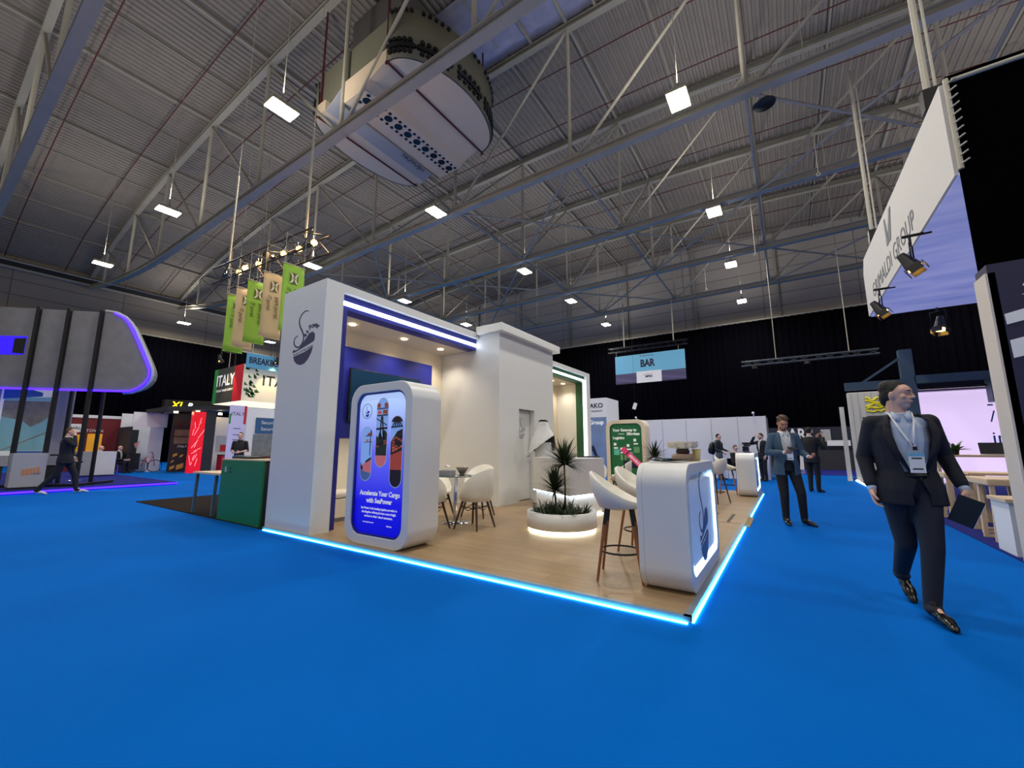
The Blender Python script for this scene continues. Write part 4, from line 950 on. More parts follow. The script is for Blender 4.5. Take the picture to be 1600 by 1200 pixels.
# --- man in blue jacket with phone
person('p', 'man in a slate blue jacket and open white shirt looking down at his phone', (.62, 5.1, 0), .35,
    dict(H=1.78, vox=.010, bvox=.0065, jacket=JBLUE, shirt=SHIRTW, hair=HAIRB, style='curly', beard=True, hrot=(.42, 0, .0), open=.085, vbot=1.1, lowopen=.07, belt=True, badge=(.02, 1.12),
         J=dict(hipL=(.09, 0, .93), kneeL=(.15, -.08, .51), ankL=(.19, .0, .09), toeL=(.26, -.16, .03), kneeR=(-.08, -.03, .5), ankR=(-.07, .02, .09), toeR=(-.09, -.15, .03),
                elR=(-.26, -.02, 1.17), haR=(-.10, -.27, 1.17), elL=(.25, .0, 1.17), haL=(.26, -.22, 1.10)),
         handR=dict(d=(.75, -.45, .15), n=(.2, .5, .8), side=1, curl=(.5, .6, .4)), handL=dict(d=(.3, -.9, 0), n=(-.4, 0, .6), curl=(.7, .7, .4)), skin=SKIN2))
ph = thing('phone', 'dark phone held up by the man in the slate blue jacket', 'phone', (.62, 5.1, 0), .35)
B(Matrix.Translation((.0, -.345, 1.235)) @ rotm(.6, 0, .2)).bb((-.075, -.036, -.005), (.075, .036, .005)).done('phone_body', BLACK, ph, bevel=.003)
# --- man filming with phone
person('p', 'man in a black suit with his back turned, filming with a raised phone', (1.2, 11.4, 0), 2.55,
    dict(H=1.84, vox=.012, bvox=.009, jacket=SUITB, trousers=SUITB, hair=HAIRD, beard=True, hrot=(0, 0, -.2), lapel=False, open=.05,
         J=dict(elR=(-.27, -.1, 1.2), haR=(-.1, -.42, 1.5), elL=(.24, -.12, 1.2), haL=(.06, -.4, 1.47), toeL=(.22, -.15, .03)), handR=dict(d=(.3, -.3, .9), n=(.6, .2, 0)), handL=dict(d=(-.2, -.3, .9), n=(-.6, .2, 0))))
pz = thing('phone', 'phone held up before the black-suited man filming', 'phone', (1.2, 11.4, 0), 2.55)
B(Matrix.Translation((-.02, -.5, 1.64))).bb((-.037, -.005, -.075), (.037, .005, .075)).done('phone_body', BLACK, pz)
# --- man with raised hand
person('p', 'bearded man in a dark suit, one hand raised to his forehead', (-.18, 15.1, 0), -.9,
    dict(H=1.80, vox=.013, bvox=.010, jacket=SUITN, trousers=SUITN, hair=HAIRD, beard=True, hrot=(.15, 0, -.1), J=dict(elR=(-.30, -.22, 1.38), haR=(-.12, -.17, 1.66)), handR=dict(d=(.6, .1, .5), n=(.3, .5, 0))))
person('p', 'man with a black backpack, dark shirt and grey trousers before the white wall', (-1.65, 15.0, 0), 1.35,
    dict(H=1.80, vox=.013, bvox=.010, shirt=mat('dark_teal_shirt', (30, 42, 50), .8), trousers=mat('grey_trousers', (92, 96, 106), .8), hair=HAIRD, hrot=(.1, 0, 0), J=dict(elL=(.22, -.05, 1.18), haL=(.16, -.25, 1.1), haR=(-.2, -.2, 1.05))))
bk = thing('backpack', 'round black backpack on the man before the white wall', 'backpack', (-1.65, 15.0, 0), 1.35)
b = B(); b.ball((0, .24, 1.22), (.17, .13, .26)); b.ball((0, .33, 1.14), (.12, .08, .15)); mk('pack', remesh(b, .015, 2), BLACK, bk)
for s in (1, -1): B().tube([(s * .1, .2, 1.42), (s * .11, .05, 1.53), (s * .12, -.11, 1.42), (s * .13, -.1, 1.2), (s * .13, .15, 1.08)], .014, 6).done('strap', BLACK, bk)
def seated(label, loc, rz, jm, hair, **kw):
    J = dict(pel=(0, 0, .97), hipL=(.09, 0, .93), hipR=(-.09, 0, .93), kneeL=(.12, -.42, .95), kneeR=(-.12, -.42, .95), ankL=(.12, -.44, .52), ankR=(-.12, -.44, .52), toeL=(.12, -.6, .46), toeR=(-.12, -.6, .46), haL=(.12, -.4, 1.08), haR=(-.12, -.4, 1.08), elL=(.25, -.12, 1.12), elR=(-.25, -.12, 1.12))
    d = dict(vox=.013, bvox=.010, jacket=jm, trousers=TROUB, hair=hair, J=J, hem=.88, liftL=True, liftR=True); d.update(kw)
    return person('p', label, (loc[0], loc[1], loc[2] - .43), rz, d)
seated('seated man in a black jacket leaning forward near the far counter', (-1.0, 14.2, 0), .9, SUITB, HAIRB, hrot=(.3, 0, 0))
def plain_chair(label, loc, rz, m=BLACK, cat='chair'):
    t = thing('plastic_chair', label, cat, loc, rz)
    B().bb((-.22, -.22, .42), (.22, .22, .45)).done('seat', m, t, bevel=.01); B().bb((-.2, .2, .5), (.2, .225, .85)).done('backrest', m, t, bevel=.01)
    for sx in (-1, 1):
        B().cyl((sx * .19, -.19, 0), (sx * .18, -.18, .42), .012).done('leg', CHROME, t); B().cyl((sx * .19, .21, 0), (sx * .18, .21, .82), .012).done('leg', CHROME, t)
    return t
plain_chair('black chair under the seated man near the far counter', (-1.0, 14.2, 0), .9)
# --- kandura man behind the reception desk
kd = person('p', 'man in a white headcloth and black cloak behind the reception desk, back turned', (-3.85, 4.75, PZ), 3.6,
    dict(H=1.80, vox=.012, bvox=.009, jacket=mat('black_cloak', (10, 10, 14), .8), trousers=SHIRTW, robe=True, hair=HAIRD, beard=True, hrot=(.12, 0, .1), lapel=False, J=dict(haL=(.1, -.3, 1.12), haR=(-.1, -.3, 1.12)), skin=SKIN2))
b = B(); b.ball((0, .015, 1.69), (.112, .125, .115)); loft(b, [(1.05, .27, .13, .05, .13), (1.28, .265, .13, .02, .11), (1.4, .25, .13, 0, .075), (1.5, .205, .115, 0, .05), (1.58, .15, .11, 0, .035), (1.68, .118, .112, 0, .015)])
me = remesh(b, .012, 3)
for v in me.vertices:
    if v.co.z < 1.62: k_ = 1 + .02 * math.sin(v.co.x * 38 + v.co.z * 6); v.co.x *= k_; v.co.y *= k_
bm = bmesh.new(); bm.from_mesh(me); bmesh.ops.delete(bm, geom=[v for v in bm.verts if (v.co.y < -.055 and v.co.z < 1.76) or v.co.z < 1.27 - .75 * v.co.x], context='VERTS'); bm.to_mesh(me); bm.free()
mk('headcloth', me, mat('white_cotton', (232, 232, 230), .8, bump=.2), kd, solid=.006)
B().tube([(.098 * math.cos(a), .012 + .112 * math.sin(a), 1.755 + .012 * math.sin(a)) for a in np.linspace(0, 2 * PI, 29)[:-1]], .011, 8, closed=True).tube([(.08 * math.cos(a), .012 + .098 * math.sin(a), 1.772 + .012 * math.sin(a)) for a in np.linspace(0, 2 * PI, 29)[:-1]], .010, 8, closed=True).done('black_cord', BLACK, kd)
# --- man at left walking with phone
person('p', 'man in navy suit and white trainers walking with phone at his ear', (-16.15, -.55, 0), 2.75,
    dict(H=1.82, vox=.012, bvox=.009, fat=1.1, jacket=SUITN, trousers=SUITN, hair=HAIRB, shoe=SHOEW, hrot=(.05, 0, -.1), J=dict(kneeL=(.1, -.2, .5), ankL=(.1, -.28, .09), toeL=(.12, -.47, .03), kneeR=(-.1, .12, .5), ankR=(-.1, .42, .12), toeR=(-.1, .26, .03), elR=(-.28, -.2, 1.28), haR=(-.12, -.14, 1.56), elL=(.24, .05, 1.15), haL=(.22, -.1, .95)), handR=dict(d=(.1, .15, .9), n=(.8, .2, 0))))
person('p', 'man in a black T-shirt standing behind the green counter at the ITALY stand', (-14.4, 3.1, 0), .9, dict(H=1.76, vox=.014, bvox=.011, shirt=mat('black_striped_top', (34, 30, 36), .8), trousers=TROUB, hair=HAIRD, bare=True, J=dict(haR=(-.1, -.36, 1.12), haL=(.1, -.36, 1.12))))
seated('balding person in black seated before the red wall, left of the pair', (-27.2, 2.4, 0), 2.6, SUITB, HAIRG, style='none')
seated('dark-haired person in black seated before the red wall, right of the pair', (-27.0, 3.05, 0), 2.2, SUITB, HAIRG, style='none')
plain_chair('black chair under the left seated person by the red wall', (-27.2, 2.4, 0), 2.6)
plain_chair('black chair under the right seated person by the red wall', (-27.0, 3.05, 0), 2.2)
person('p', 'distant person in a dark jacket half hidden behind the slate blue jacket man', (.95, 23.6, 0), .6, dict(H=1.72, vox=.016, bvox=.012, jacket=SUITB, trousers=TROUB, hair=HAIRD))
# ================================================================ left blue-lit stand
def at_plane(O, u):
    """art x runs along u, art y up, art z along the outward normal"""
    u = Vector((*u, 0)).normalized(); n = u.cross(Vector((0, 0, 1)))
    return Matrix(((u.x, 0, n.x, O[0]), (u.y, 0, n.y, O[1]), (0, 1, 0, 0), (0, 0, 0, 1)))
NAVYFLOOR = carpet_mat('navy_stand_carpet', (34, 40, 110), (46, 54, 130)); GREYFELT = mat('grey_felt_panel', (132, 130, 130), .95, noise=.22, scale=3.5, bump=.1)
bp = thing('stand_platform', 'low navy carpeted platform with a glowing blue edge at the far left', 'platform')
po = [(-16.3, -8), (-16.9, 2.3), (-30, 2.45), (-30, -8)]
B().prism(po, 0, .09).done('deck', NAVYFLOOR, bp)
B().beam((-16.29, -8, .05), (-16.89, 2.31, .05), .02, .05).beam((-16.89, 2.31, .05), (-30, 2.46, .05), .02, .05).done('led_strip', LEDBLUE, bp)
UC = Vector((2.11, 2.25)).normalized(); OC = (-16.85, .55)
# art x grows towards the tip of the canopy (to the right in the picture)
XC = at_plane(OC, (UC.x, UC.y))
cp = thing('hanging_canopy', 'large grey felt canopy panel with rounded tip and glowing blue rim, top left', 'canopy')
outl = [(-9, 3.05), (0, 3.05), (.22, 3.07), (.42, 3.16), (.56, 3.3), (.64, 3.45), (.66, 3.6), (.64, 3.75), (.57, 3.92), (.3, 4.5), (.02, 5.05), (-.1, 5.25), (-.26, 5.42), (-.5, 5.54), (-.8, 5.58), (-9, 5.5)]
B().prism(outl, -.5, 0, 0, XC).done('panel_body', GREYFELT, cp)
def offs(pts, d):
    out = []
    for i in range(len(pts)):
        a, c, e = Vector(pts[i - 1]), Vector(pts[i]), Vector(pts[(i + 1) % len(pts)]); n1 = Vector(((c - a).y, -(c - a).x)).normalized(); n2 = Vector(((e - c).y, -(e - c).x)).normalized(); n = (n1 + n2).normalized(); out.append(tuple(c + n * d))
    return out
b = B(); R = [XC @ Vector((x, y, .01)) for x, y in offs(outl, .03)[:14]]; b.tube(R, .028, 8); b.done('led_rim', LEDBLUE, cp)
b = B(); R = [XC @ Vector((x, y, -.1)) for x, y in offs(outl, .07)[1:15]]; b.tube(R, .05, 8); b.done('edge_trim', GREY, cp)
WB = mat('blue_lit_opening', (20, 10, 190), .5, emit=1.6, emitc=(40, 16, 235))
B().prism([(-3.35, 4.05), (-2.66, 4.08), (-2.66, 4.66), (-3.35, 4.63)], .002, .01, 0, XC).done('lit_opening', WB, cp); B().prism([(-2.95, 4.12), (-2.66, 4.1), (-2.66, 4.6), (-2.95, 4.58)], .01, .014, 0, XC).done('dark_reveal', BLACK, cp)
fr = thing('pole_frame', 'tall black pole frame standing through the grey canopy', 'frame')
for x in (-.78, -1.64, -2.42, -3.5): B().prism([(x - .045, .09), (x + .045, .09), (x + .045, 5.6), (x - .045, 5.6)], .03, .12, 0, XC).done('pole', BLACK, fr)
for x in (-1.3, -2.2, -3.2): B().prism([(x - .04, .09), (x + .04, .09), (x + .04, 5.4), (x - .04, 5.4)], -1.4, -1.32, 0, XC).done('pole', BLACK, fr)
B().prism([(-3.5, .1), (-.74, .1), (-.74, .17), (-3.5, .17)], .03, .12, 0, XC).prism([(-.8, .1), (-.72, .1), (-.72, .17), (-.8, .17)], -1.45, .05, 0, XC).done('base_rail', BLACK, fr)
B().prism([(-1.5, 1.0), (-.74, 1.0), (-.74, 1.05), (-1.5, 1.05)], .03, .1, 0, XC).done('cross_rail', BLACK, fr)
# poster wall
pw = thing('poster_wall', 'grey rounded display wall with an aerial harbour poster on the left stand', 'display wall', (-19.5, 0, 0))
XP = FACEX
B().prism(rrect(-6, .68, .0, 3.92, .15), -.3, 0, 0, XP).done('wall_panel', GREY, pw)
B().bb((-.28, -1.6, .09), (-.05, -1.3, .7)).done('support', DARK, pw); B().bb((-.28, -.5, .09), (-.05, -.2, .7)).done('support', DARK, pw)
B().prism([(-1.6, 1.0), (-.42, 1.0), (-.42, 3.84), (-1.6, 3.74)], .0, .012, 0, XP).done('poster', mat('poster_paper', (228, 230, 226), .6, emit=.15), pw)
b = B(); b.prism([(-1.53, 1.15), (-.48, 1.15), (-.48, 2.9), (-1.53, 2.8)], .012, .014, 0, XP); b.done('harbour_water', mat('poster_teal_water', (120, 170, 176), .6, emit=.15, noise=.15, scale=2), pw)
b = B(); b.prism([(-1.53, 2.2), (-1.1, 2.1), (-.9, 1.9), (-.7, 2.05), (-.48, 2.3), (-.48, 2.75), (-1.53, 2.7)], .014, .016, 0, XP); b.prism([(-1.4, 1.15), (-.48, 1.75), (-.48, 1.8), (-1.46, 1.15)], .014, .016, 0, XP); b.done('harbour_land', mat('poster_land', (150, 146, 126), .7, noise=.4, scale=6), pw)
b = B(); b.prism([(-1.56, 2.75), (-.75, 2.9), (-.75, 3.02), (-1.0, 3.1), (-1.3, 3.2), (-1.36, 3.4), (-1.2, 3.74), (-1.56, 3.72)], .014, .017, 0, XP); b.prism([(-1.1, 1.05), (-.44, 1.05), (-.44, 1.14), (-1.1, 1.14)], .014, .016, 0, XP); b.done('blue_shape', MIDB, pw)
for i, s_ in enumerate(('Multipurpose Terminal', 'Strategic Location & Innovation')): text(s_, .085, INK, pw, at(XP, (.018, -.86, 3.42 - .12 * i)), sx=.75)
B().prism([(-5.4, 1.0), (-1.95, 1.0), (-1.95, 3.74), (-5.4, 3.5)], .0, .012, 0, XP).done('poster', mat('poster_grey_photo', (170, 170, 172), .6, noise=.4, scale=3), pw)
c1 = thing('info_counter', 'white box counter with an orange striped emblem on the left stand', 'counter', (-17.3, -1.38, .09))
B().bb((-.6, 0, .06), (0, .66, 1.0)).done('body', GREY, c1, bevel=.004); B().bb((-.57, .03, 0), (-.03, .63, .06)).done('plinth', DARK, c1)
b = B()
for i in range(3):
    for j in range(5): b.prism([(.2 + j * .07 + i * .012, .5 - i * .06 + j * .012), (.255 + j * .07 + i * .012, .515 - i * .06 + j * .012), (.26 + j * .07, .56 - i * .06 + j * .012), (.205 + j * .07, .545 - i * .06 + j * .012)], 0, .004, 0, XP)
b.done('orange_emblem', ORANGE, c1); text('PORT', .06, MIDB, c1, at(XP, (.004, .5, .42))); 
c2 = thing('info_counter', 'plain white box counter at the back corner of the left stand', 'counter', (-23.0, 1.45, .09))
B().bb((-.6, 0, .05), (0, .6, 1.0)).done('body', PAPER, c2, bevel=.004); B().bb((-.6, -.55, .05), (-.02, -.03, 1.0)).done('side_panel', GREY, c2, bevel=.004)
# goods and stools inside left stand
tr = thing('bar_stool', 'dark low bar stool on the left stand beside the white counter', 'bar stool', (-18.2, -1.9, .09))
B().cyl((0, 0, .62), (0, 0, .68), .18, seg=20).done('seat', BLACK, tr); B().cyl((0, 0, 0), (0, 0, .62), .02).done('column', CHROME, tr); B().lathe([(0, 0), (.2, 0), (.2, .015), (0, .03)], 24).done('base', CHROME, tr)
tr2 = dup(tr, (-20.6, .45, .09), 0, 'dark low bar stool on the left stand behind the pole frame')
# ================================================================ stands behind
RW = mat('dark_red_wall', (112, 26, 34), .7, noise=.06)
rw = thing('exhibition_stand', 'dark red walled stand with yellow niches behind the blue-lit platform', 'stand', (-29.0, 0, 0))
B().bb((-.2, .6, 0), (0, 4.2, 2.75)).done('wall', RW, rw); B().bb((-.25, .55, 2.75), (.05, 4.25, 2.9)).done('cap', PAPER, rw)
B().bb((.0, 1.35, .9), (.02, 2.1, 1.9)).done('yellow_niche', mat('amber_panel', (226, 160, 40), .6, emit=.3), rw); B().bb((.0, 2.2, .9), (.02, 2.75, 1.95)).done('yellow_niche', MATS['amber_panel'], rw)
B().bb((0, 3.62, .95), (.02, 4.12, 1.95)).done('landscape_poster', mat('yellow_field_print', (206, 200, 70), .6, noise=.3, scale=4), rw)
B().bb((.3, 3.3, .1), (.9, 4.15, .95)).done('dark_counter', DARK, rw); text('FREE TOWN', .2, PAPER, rw, at(XP, (.005, 2.2, 2.1)))
s0 = B().bb((.6, 1.35, 2.0), (.63, 2.0, 2.4)).done('white_sign', PAPER, rw); text('HALL', .2, INK, s0, at(XP, (.64, 1.68, 2.2))); B().cyl((.6, 1.9, 0), (.6, 1.9, 2.0), .02).done('sign_pole', PAPER, rw)
s1 = thing('exhibition_stand', 'white stand with a red bicycle and folding chairs inside, left of the black XLP stand', 'stand', (-26.8, 0, 0))
B().bb((-2, 3.35, 0), (-1.9, 4.8, 3.05)).done('back_wall', PAPER, s1); B().bb((-2, 3.3, 0), (0, 3.38, 2.3)).done('side_wall', DARK, s1)
B().bb((-.08, 3.35, 2.3), (0, 4.75, 3.05)).done('fascia', PAPER, s1); B().bb((-.5, 4.2, 0), (-.42, 4.75, 2.3)).done('partition', PAPER, s1)
B().bb((-1.89, 3.5, .6), (-1.86, 4.1, 2.2)).done('dark_screen', DARK, s1); B().prism([(3.95, 1.45), (4.2, 1.6), (4.05, 1.2)], 0, .02, 0, at(XP, (-1.85, 0, 0))).done('pink_triangle', mat('pink_print', (226, 150, 150), .6), s1)
bi = thing('bicycle', 'red framed bicycle leaning inside the white stand on the left', 'bicycle', (-26.7, 4.1, 0), PI / 2)
for x in (-.25, .3): B().tube([(x + .3 * math.cos(a), 0, .32 + .3 * math.sin(a)) for a in np.linspace(0, 2 * PI, 25)[:-1]], .018, 6, closed=True).done('wheel', BLACK, bi)
B().tube([(-.25, 0, .32), (-.1, 0, .75), (.2, 0, .8), (.02, 0, .35), (-.1, 0, .75)], .018, 6).tube([(.3, 0, .32), (.2, 0, .85), (.16, 0, 1.0)], .016, 6).done('frame', REDM, bi); B().tube([(.1, -.2, 1.0), (.18, 0, 1.02), (.1, .2, 1.0)], .014, 6).done('handlebar', CHROME, bi)
xl = thing('exhibition_stand', 'black stand with a yellow and white XLP sign on its fascia', 'stand', (-26, 0, 0))
B().bb((-.15, 4.75, 0), (0, 5.75, 3.1)).done('poster_wall', DARK, xl)
B().prism([(4.3, 3.0), (6.4, 3.1), (6.4, 3.8), (4.3, 3.72)], -.4, 0, 0, XP).done('fascia', BLACK, xl)
YEL = mat('yellow_lit_letter', (255, 225, 20), .5, emit=1.6); text('XL', .46, YEL, xl, at(XP, (.01, 4.84, 3.46)), bold=.008, shear=.2, track=1.05); text('P', .40, mat('white_lit_letter', (255, 255, 255), .5, emit=1.6), xl, at(XP, (.01, 5.36, 3.46)), bold=.008, shear=.2)
GOLD = mat('gold_print', (214, 168, 84), .6); 
for y, z, m_ in ((4.86, 2.3, MATS['poster_dark']), (4.86, 1.85, mat('photo_brown', (120, 104, 88), .6, noise=.6, scale=5)), (4.86, 1.45, MATS['photo_brown'])): B().bb((0, y, z), (.02, y + .8, z + .34)).done('photo_strip', m_, xl)
text('ITALY', .16, PAPER, xl, at(XP, (.02, 5.25, 1.3)))
b = B()
for y, z, s_ in ((4.82, .1, .2), (5.1, .1, .3), (4.9, .75, .18), (5.2, .72, .14), (4.85, .45, .12)): b.prism([(y, z), (y + s_, z + .1), (y + s_, z + s_ + .05), (y, z + s_ * .8)], .0, .012, 0, XP)
b.done('gold_triangles', GOLD, xl)
rt = thing('lit_tower', 'glowing red column with white light lines beside a dark wall', 'column', (-24, 4.95, 0))
REDL = mat('red_lit_panel', (190, 10, 30), .3, emit=.8, emitc=(215, 8, 34)); B().bb((-.3, 0, .0), (0, .52, 3.05)).done('lit_panel', REDL, rt); B().bb((-.45, .52, 0), (.02, .98, 3.05)).done('dark_side', DARK, rt)
b = B(); rd = random.Random(4)
for i in range(16):
    p = Vector((.006, rd.uniform(.02, .3), rd.uniform(.1, 2.9))); b.beam(p, p + Vector((0, rd.uniform(-.2, .3) if i % 2 else rd.uniform(0, .12), rd.uniform(.1, .5))), .008, .012)
b.done('light_lines', mat('pink_light', (255, 150, 160), .4, emit=2.0), rt)
cf = thing('canopy_beam', 'long dark canopy roof with small downlights over the XLP and red stands', 'canopy')
XB_ = XP
B().prism([(3.82, 3.02), (10.5, 3.55), (10.5, 3.9), (3.82, 3.2)], -3.0, 0, 0, at(XP, (-23.9, 0, 0))).done('roof', DARK, cf)
for x, y in ((-24.6, 5.3), (-24.8, 6.4), (-25.3, 4.6), (-24.5, 7.3)): B().cyl((x, y, 3.0), (x, y, 3.1), .09, seg=16).done('downlight', HB if False else DL, cf)
# red car-like display and shelf
rs = thing('display_plinth', 'low red display plinth right of the glowing column', 'plinth', (-23.8, 6.3, 0))
B().bb((-.6, 0, 0), (0, 1.2, .85)).done('body', REDM, rs, bevel=.03); B().bb((-.62, -.01, .85), (.02, 1.21, .89)).done('top', DARK, rs)
iw = thing('exhibition_stand', 'white backed stand with ship pictures behind the tall ITALY panel', 'stand', (-25.2, 6.2, 0))
B().bb((-.15, 0, 0), (0, 8, 2.9)).done('back_wall', PAPER, iw); B().bb((0, .3, 1.0), (.02, 1.7, 1.9)).done('ship_picture', mat('pale_ship_print', (190, 196, 204), .6, noise=.2, scale=3), iw); B().bb((.02, .5, 1.05), (.03, 1.5, 1.4)).done('red_ship', REDM, iw)
# ITALY panel, ITALY cube
ip = thing('banner_panel', 'tall pale lilac ITALY panel with small print beside the green counter', 'panel', (-17.9, 4.3, 0))
B().bb((-.05, -.2, .0), (0, .42, 2.95)).done('panel', mat('lilac_print', (196, 192, 230), .6, emit=.1), ip)
text('ITALY', .2, INK, ip, at(XP, (.004, .1, 2.6)), sx=.95); B().bb((.0, .33, 2.2), (.005, .42, 2.95)).done('red_edge', REDM, ip); B().bb((.0, -.2, 2.2), (.005, -.14, 2.6)).done('green_edge', GREENM, ip)
b = B()
for z in (2.0, 1.75, 1.55, 1.35, 1.15): b.bb((0, -.02, z), (.004, .24, z + .025))
b.done('small_print', INK, ip)
bs = thing('exhibition_stand', 'white stand wall with a blue Securing sign behind the green counter', 'stand', (-17.9, 4.75, 0))
B().bb((-.1, .0, 0), (0, 3.5, 2.9)).done('wall', PAPER, bs); B().bb((0, .35, 1.85), (.06, 3.0, 2.5)).done('blue_sign', mat('dusty_blue_sign', (44, 84, 124), .5, emit=.1), bs)
text('Securing t', .2, PAPER, bs, at(XP, (.062, .55, 2.3)), align='LEFT'); text('Securing p', .2, PAPER, bs, at(XP, (.062, .55, 2.03)), align='LEFT')
B().bb((0, .3, .9), (.03, 3.0, 1.8)).done('grey_photo', mat('grey_city_print', (120, 126, 130), .6, noise=.5, scale=5), bs); B().bb((.1, .0, .75), (.6, 3.0, .88)).done('counter_shelf', RW, bs)
iq = thing('hanging_sign', 'square hanging ITALY sign in green, white and red above the stands', 'sign', (-20.3, 5.45, 0))
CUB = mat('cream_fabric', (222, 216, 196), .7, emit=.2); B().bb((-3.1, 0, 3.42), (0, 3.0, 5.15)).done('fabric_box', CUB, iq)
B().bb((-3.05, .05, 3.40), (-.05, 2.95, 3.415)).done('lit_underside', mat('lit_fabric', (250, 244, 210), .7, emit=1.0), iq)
B().bb((-3.1, -.012, 3.42), (-.9, -.002, 5.15)).done('dark_print', mat('dark_grey_print', (52, 56, 54), .7, noise=.3), iq)
B().bb((-3.1, -.02, 3.42), (-2.7, -.013, 5.15)).done('green_print', GREENM, iq); B().bb((-.9, -.015, 3.42), (-.0, -.003, 5.15)).done('red_print', REDM, iq)
text('ITALY', .78, WHITEINK, iq, at(FRONT, (-1.8, -.03, 4.5)), bold=.01, sx=.95); text('ITALIAN TRADE AGENCY', .16, WHITEINK, iq, at(FRONT, (-1.8, -.03, 4.02)))
b = B(); rd = random.Random(8)
for i in range(34):
    y = .05 + abs(rd.gauss(0, .32)); z = rd.uniform(3.5, 5.05); s_ = .16; b.prism([(y, z), (y + s_, z), (y, z + s_)], .002, .01, 0, XP)
b.done('green_triangles', mat('deep_green_print', (14, 90, 44), .6), iq)
text('ITALY', .7, INKB, iq, at(XP, (.012, 1.75, 4.45)), bold=.008); B().prism([(1.6, 4.2), (1.85, 4.2), (1.72, 4.45)], .012, .016, 0, XP).done('red_mark', REDM, iq)
for y in (.0, 1.0): 
    B().cyl((-1.6, y, 5.15), (-1.6, y, 18.25), .015, seg=6).done('hanging_cable', STEEL, iq)
def spot(label, loc, rz, tilt, on=True, e=0, s=1.0, col=(1, .72, .35), hang=None):
    t = thing('spotlight', label, 'spotlight', loc, rz, 'spotlights'); t.scale = (s, s, s)
    M = rotm(tilt, 0, 0)
    b = B(M); b.cyl((0, 0, .16), (0, 0, -.02), .085, .12, 16).cyl((0, 0, .3), (0, 0, .16), .06, .085, 14); b.done('body', BLACK, t)
    b = B(M); 
    for a in range(4): b.box((.13 * math.cos(a * PI / 2), .13 * math.sin(a * PI / 2), -.06), (.012 if a % 2 == 0 else .18, .18 if a % 2 == 0 else .012, .13), rotm(0, 0, 0))
    b.done('barn_door', BLACK, t)
    B(M).cyl((0, 0, -.035), (0, 0, -.02), .10, seg=20).done('lens', mat('warm_lamp_lens', (255, 210, 120), .3, emit=14, emitc=(255, 190, 90)), t)
    B().tube([(.13, 0, .1), (.13, 0, .4), (-.13, 0, .4), (-.13, 0, .1)], .012, 6).cyl((0, 0, .4), (0, 0, .55), .02).done('yoke', BLACK, t)
    if e:
        l = bpy.data.lights.new('sp', 'SPOT'); l.energy = e; l.spot_size = 1.2; l.spot_blend = .5; l.color = col; l.shadow_soft_size = .1
        q = bpy.data.objects.new('spot_lamp', l); COL.objects.link(q); q.parent = t; q.matrix_local = M @ Matrix.Translation((0, 0, -.14))
    return t
_s1 = spot('small black lamp lighting the left face of the ITALY sign', (-21.5, 4.9, 5.35), 0, .3, e=150, s=.9); _s2 = spot('small black lamp lighting the right face of the ITALY sign', (-19.7, 6.6, 5.35), PI / 2, .3, e=150, s=.9)
for q_, v_ in ((_s1, (0, .75, -.2)), (_s2, (0, .75, -.2))): B().cyl((0, 0, .5), (0, .7, .5), .02).cyl((0, .7, .5), (0, .7, -.3), .02).done('arm', BLACK, q_)
bbn = thing('hanging_banner', 'small blue BREAKBULK banner partly behind the white tower', 'banner', (-20, 0, 0))
B().bb((-.03, 5.4, 4.95), (0, 7.6, 5.65)).done('fabric', mat('sky_blue_banner', (84, 158, 200), .6, emit=.1), bbn); text('BREAKBULK', .42, mat('deep_navy_print', (20, 24, 60), .6), bbn, at(XP, (.004, 5.5, 5.3)), align='LEFT', bold=.012, sx=.75)
for y in (5.5, 7.4): B().cyl((-.015, y, 5.65), (-.015, y, 18.25), .012, seg=6).done('hanging_cable', STEEL, bbn)
# ================================================================ green counter stand (next to the main booth)
dkf = B().bb((-12.1, .03, 0), (-6.17, 8, .012)).done('dark_carpet', carpet_mat('dark_brown_carpet', (30, 26, 26), (48, 42, 40))); tag(dkf, 'dark brown carpet patch left of the white tower', 'carpet')
gc = thing('green_counter', 'plain green counter standing against the white tower with a small white emblem', 'counter', (-7.84, .05, .012))
B().bb((0, 0, 0), (1.5, .03, 1.02)).done('front_panel', mat('green_laminate', (8, 122, 60), .45), gc); B().bb((0, .03, 0), (1.5, .5, 1.0)).done('body', DARK, gc); B().bb((-.0, .0, 1.02), (1.52, .5, 1.04)).done('top_edge', PALEWOOD, gc)
def xlogo(b, X, s, m=0):
    for sg in (1, -1):
        pts = [(sg * .12 * s + sg * -.0 + sg * .36 * s * (1 - math.cos(a)) * .9, .5 * s * math.sin(a)) for a in np.linspace(-1.35, 1.35, 12)]
        for p, q in zip(pts, pts[1:]): b.prism([(p[0] - .09 * s, p[1]), (p[0] + .09 * s, p[1]), (q[0] + .09 * s, q[1]), (q[0] - .09 * s, q[1])], 0, .003, m, X)
    b.prism([(-.12 * s, -.08 * s), (.12 * s, -.08 * s), (.12 * s, .08 * s), (-.12 * s, .08 * s)], 0, .003, m, X)
b = B(); xlogo(b, at(FRONT, (.17, -.001, .86)), .09); b.done('white_emblem', PAPER, gc); text('city of', .045, GREENP, gc, at(FRONT, (.3, -.001, .885)), align='LEFT'); text('antwerp', .045, GREENP, gc, at(FRONT, (.3, -.001, .82)), align='LEFT')
wt = thing('wooden_table', 'pale wood table on thin grey legs left of the green counter', 'table', (-9.05, .08, .012))
B().bb((-.05, -.02, .74), (1.15, 1.0, .775)).done('table_top', PALEWOOD, wt)
for x, y in ((0, .03), (.85, .03), (0, .9), (.85, .9)): B().beam((x, y, 0), (x + .04, y, .74), .045, .045).done('leg', mat('blue_grey_leg', (84, 112, 124), .5), wt)
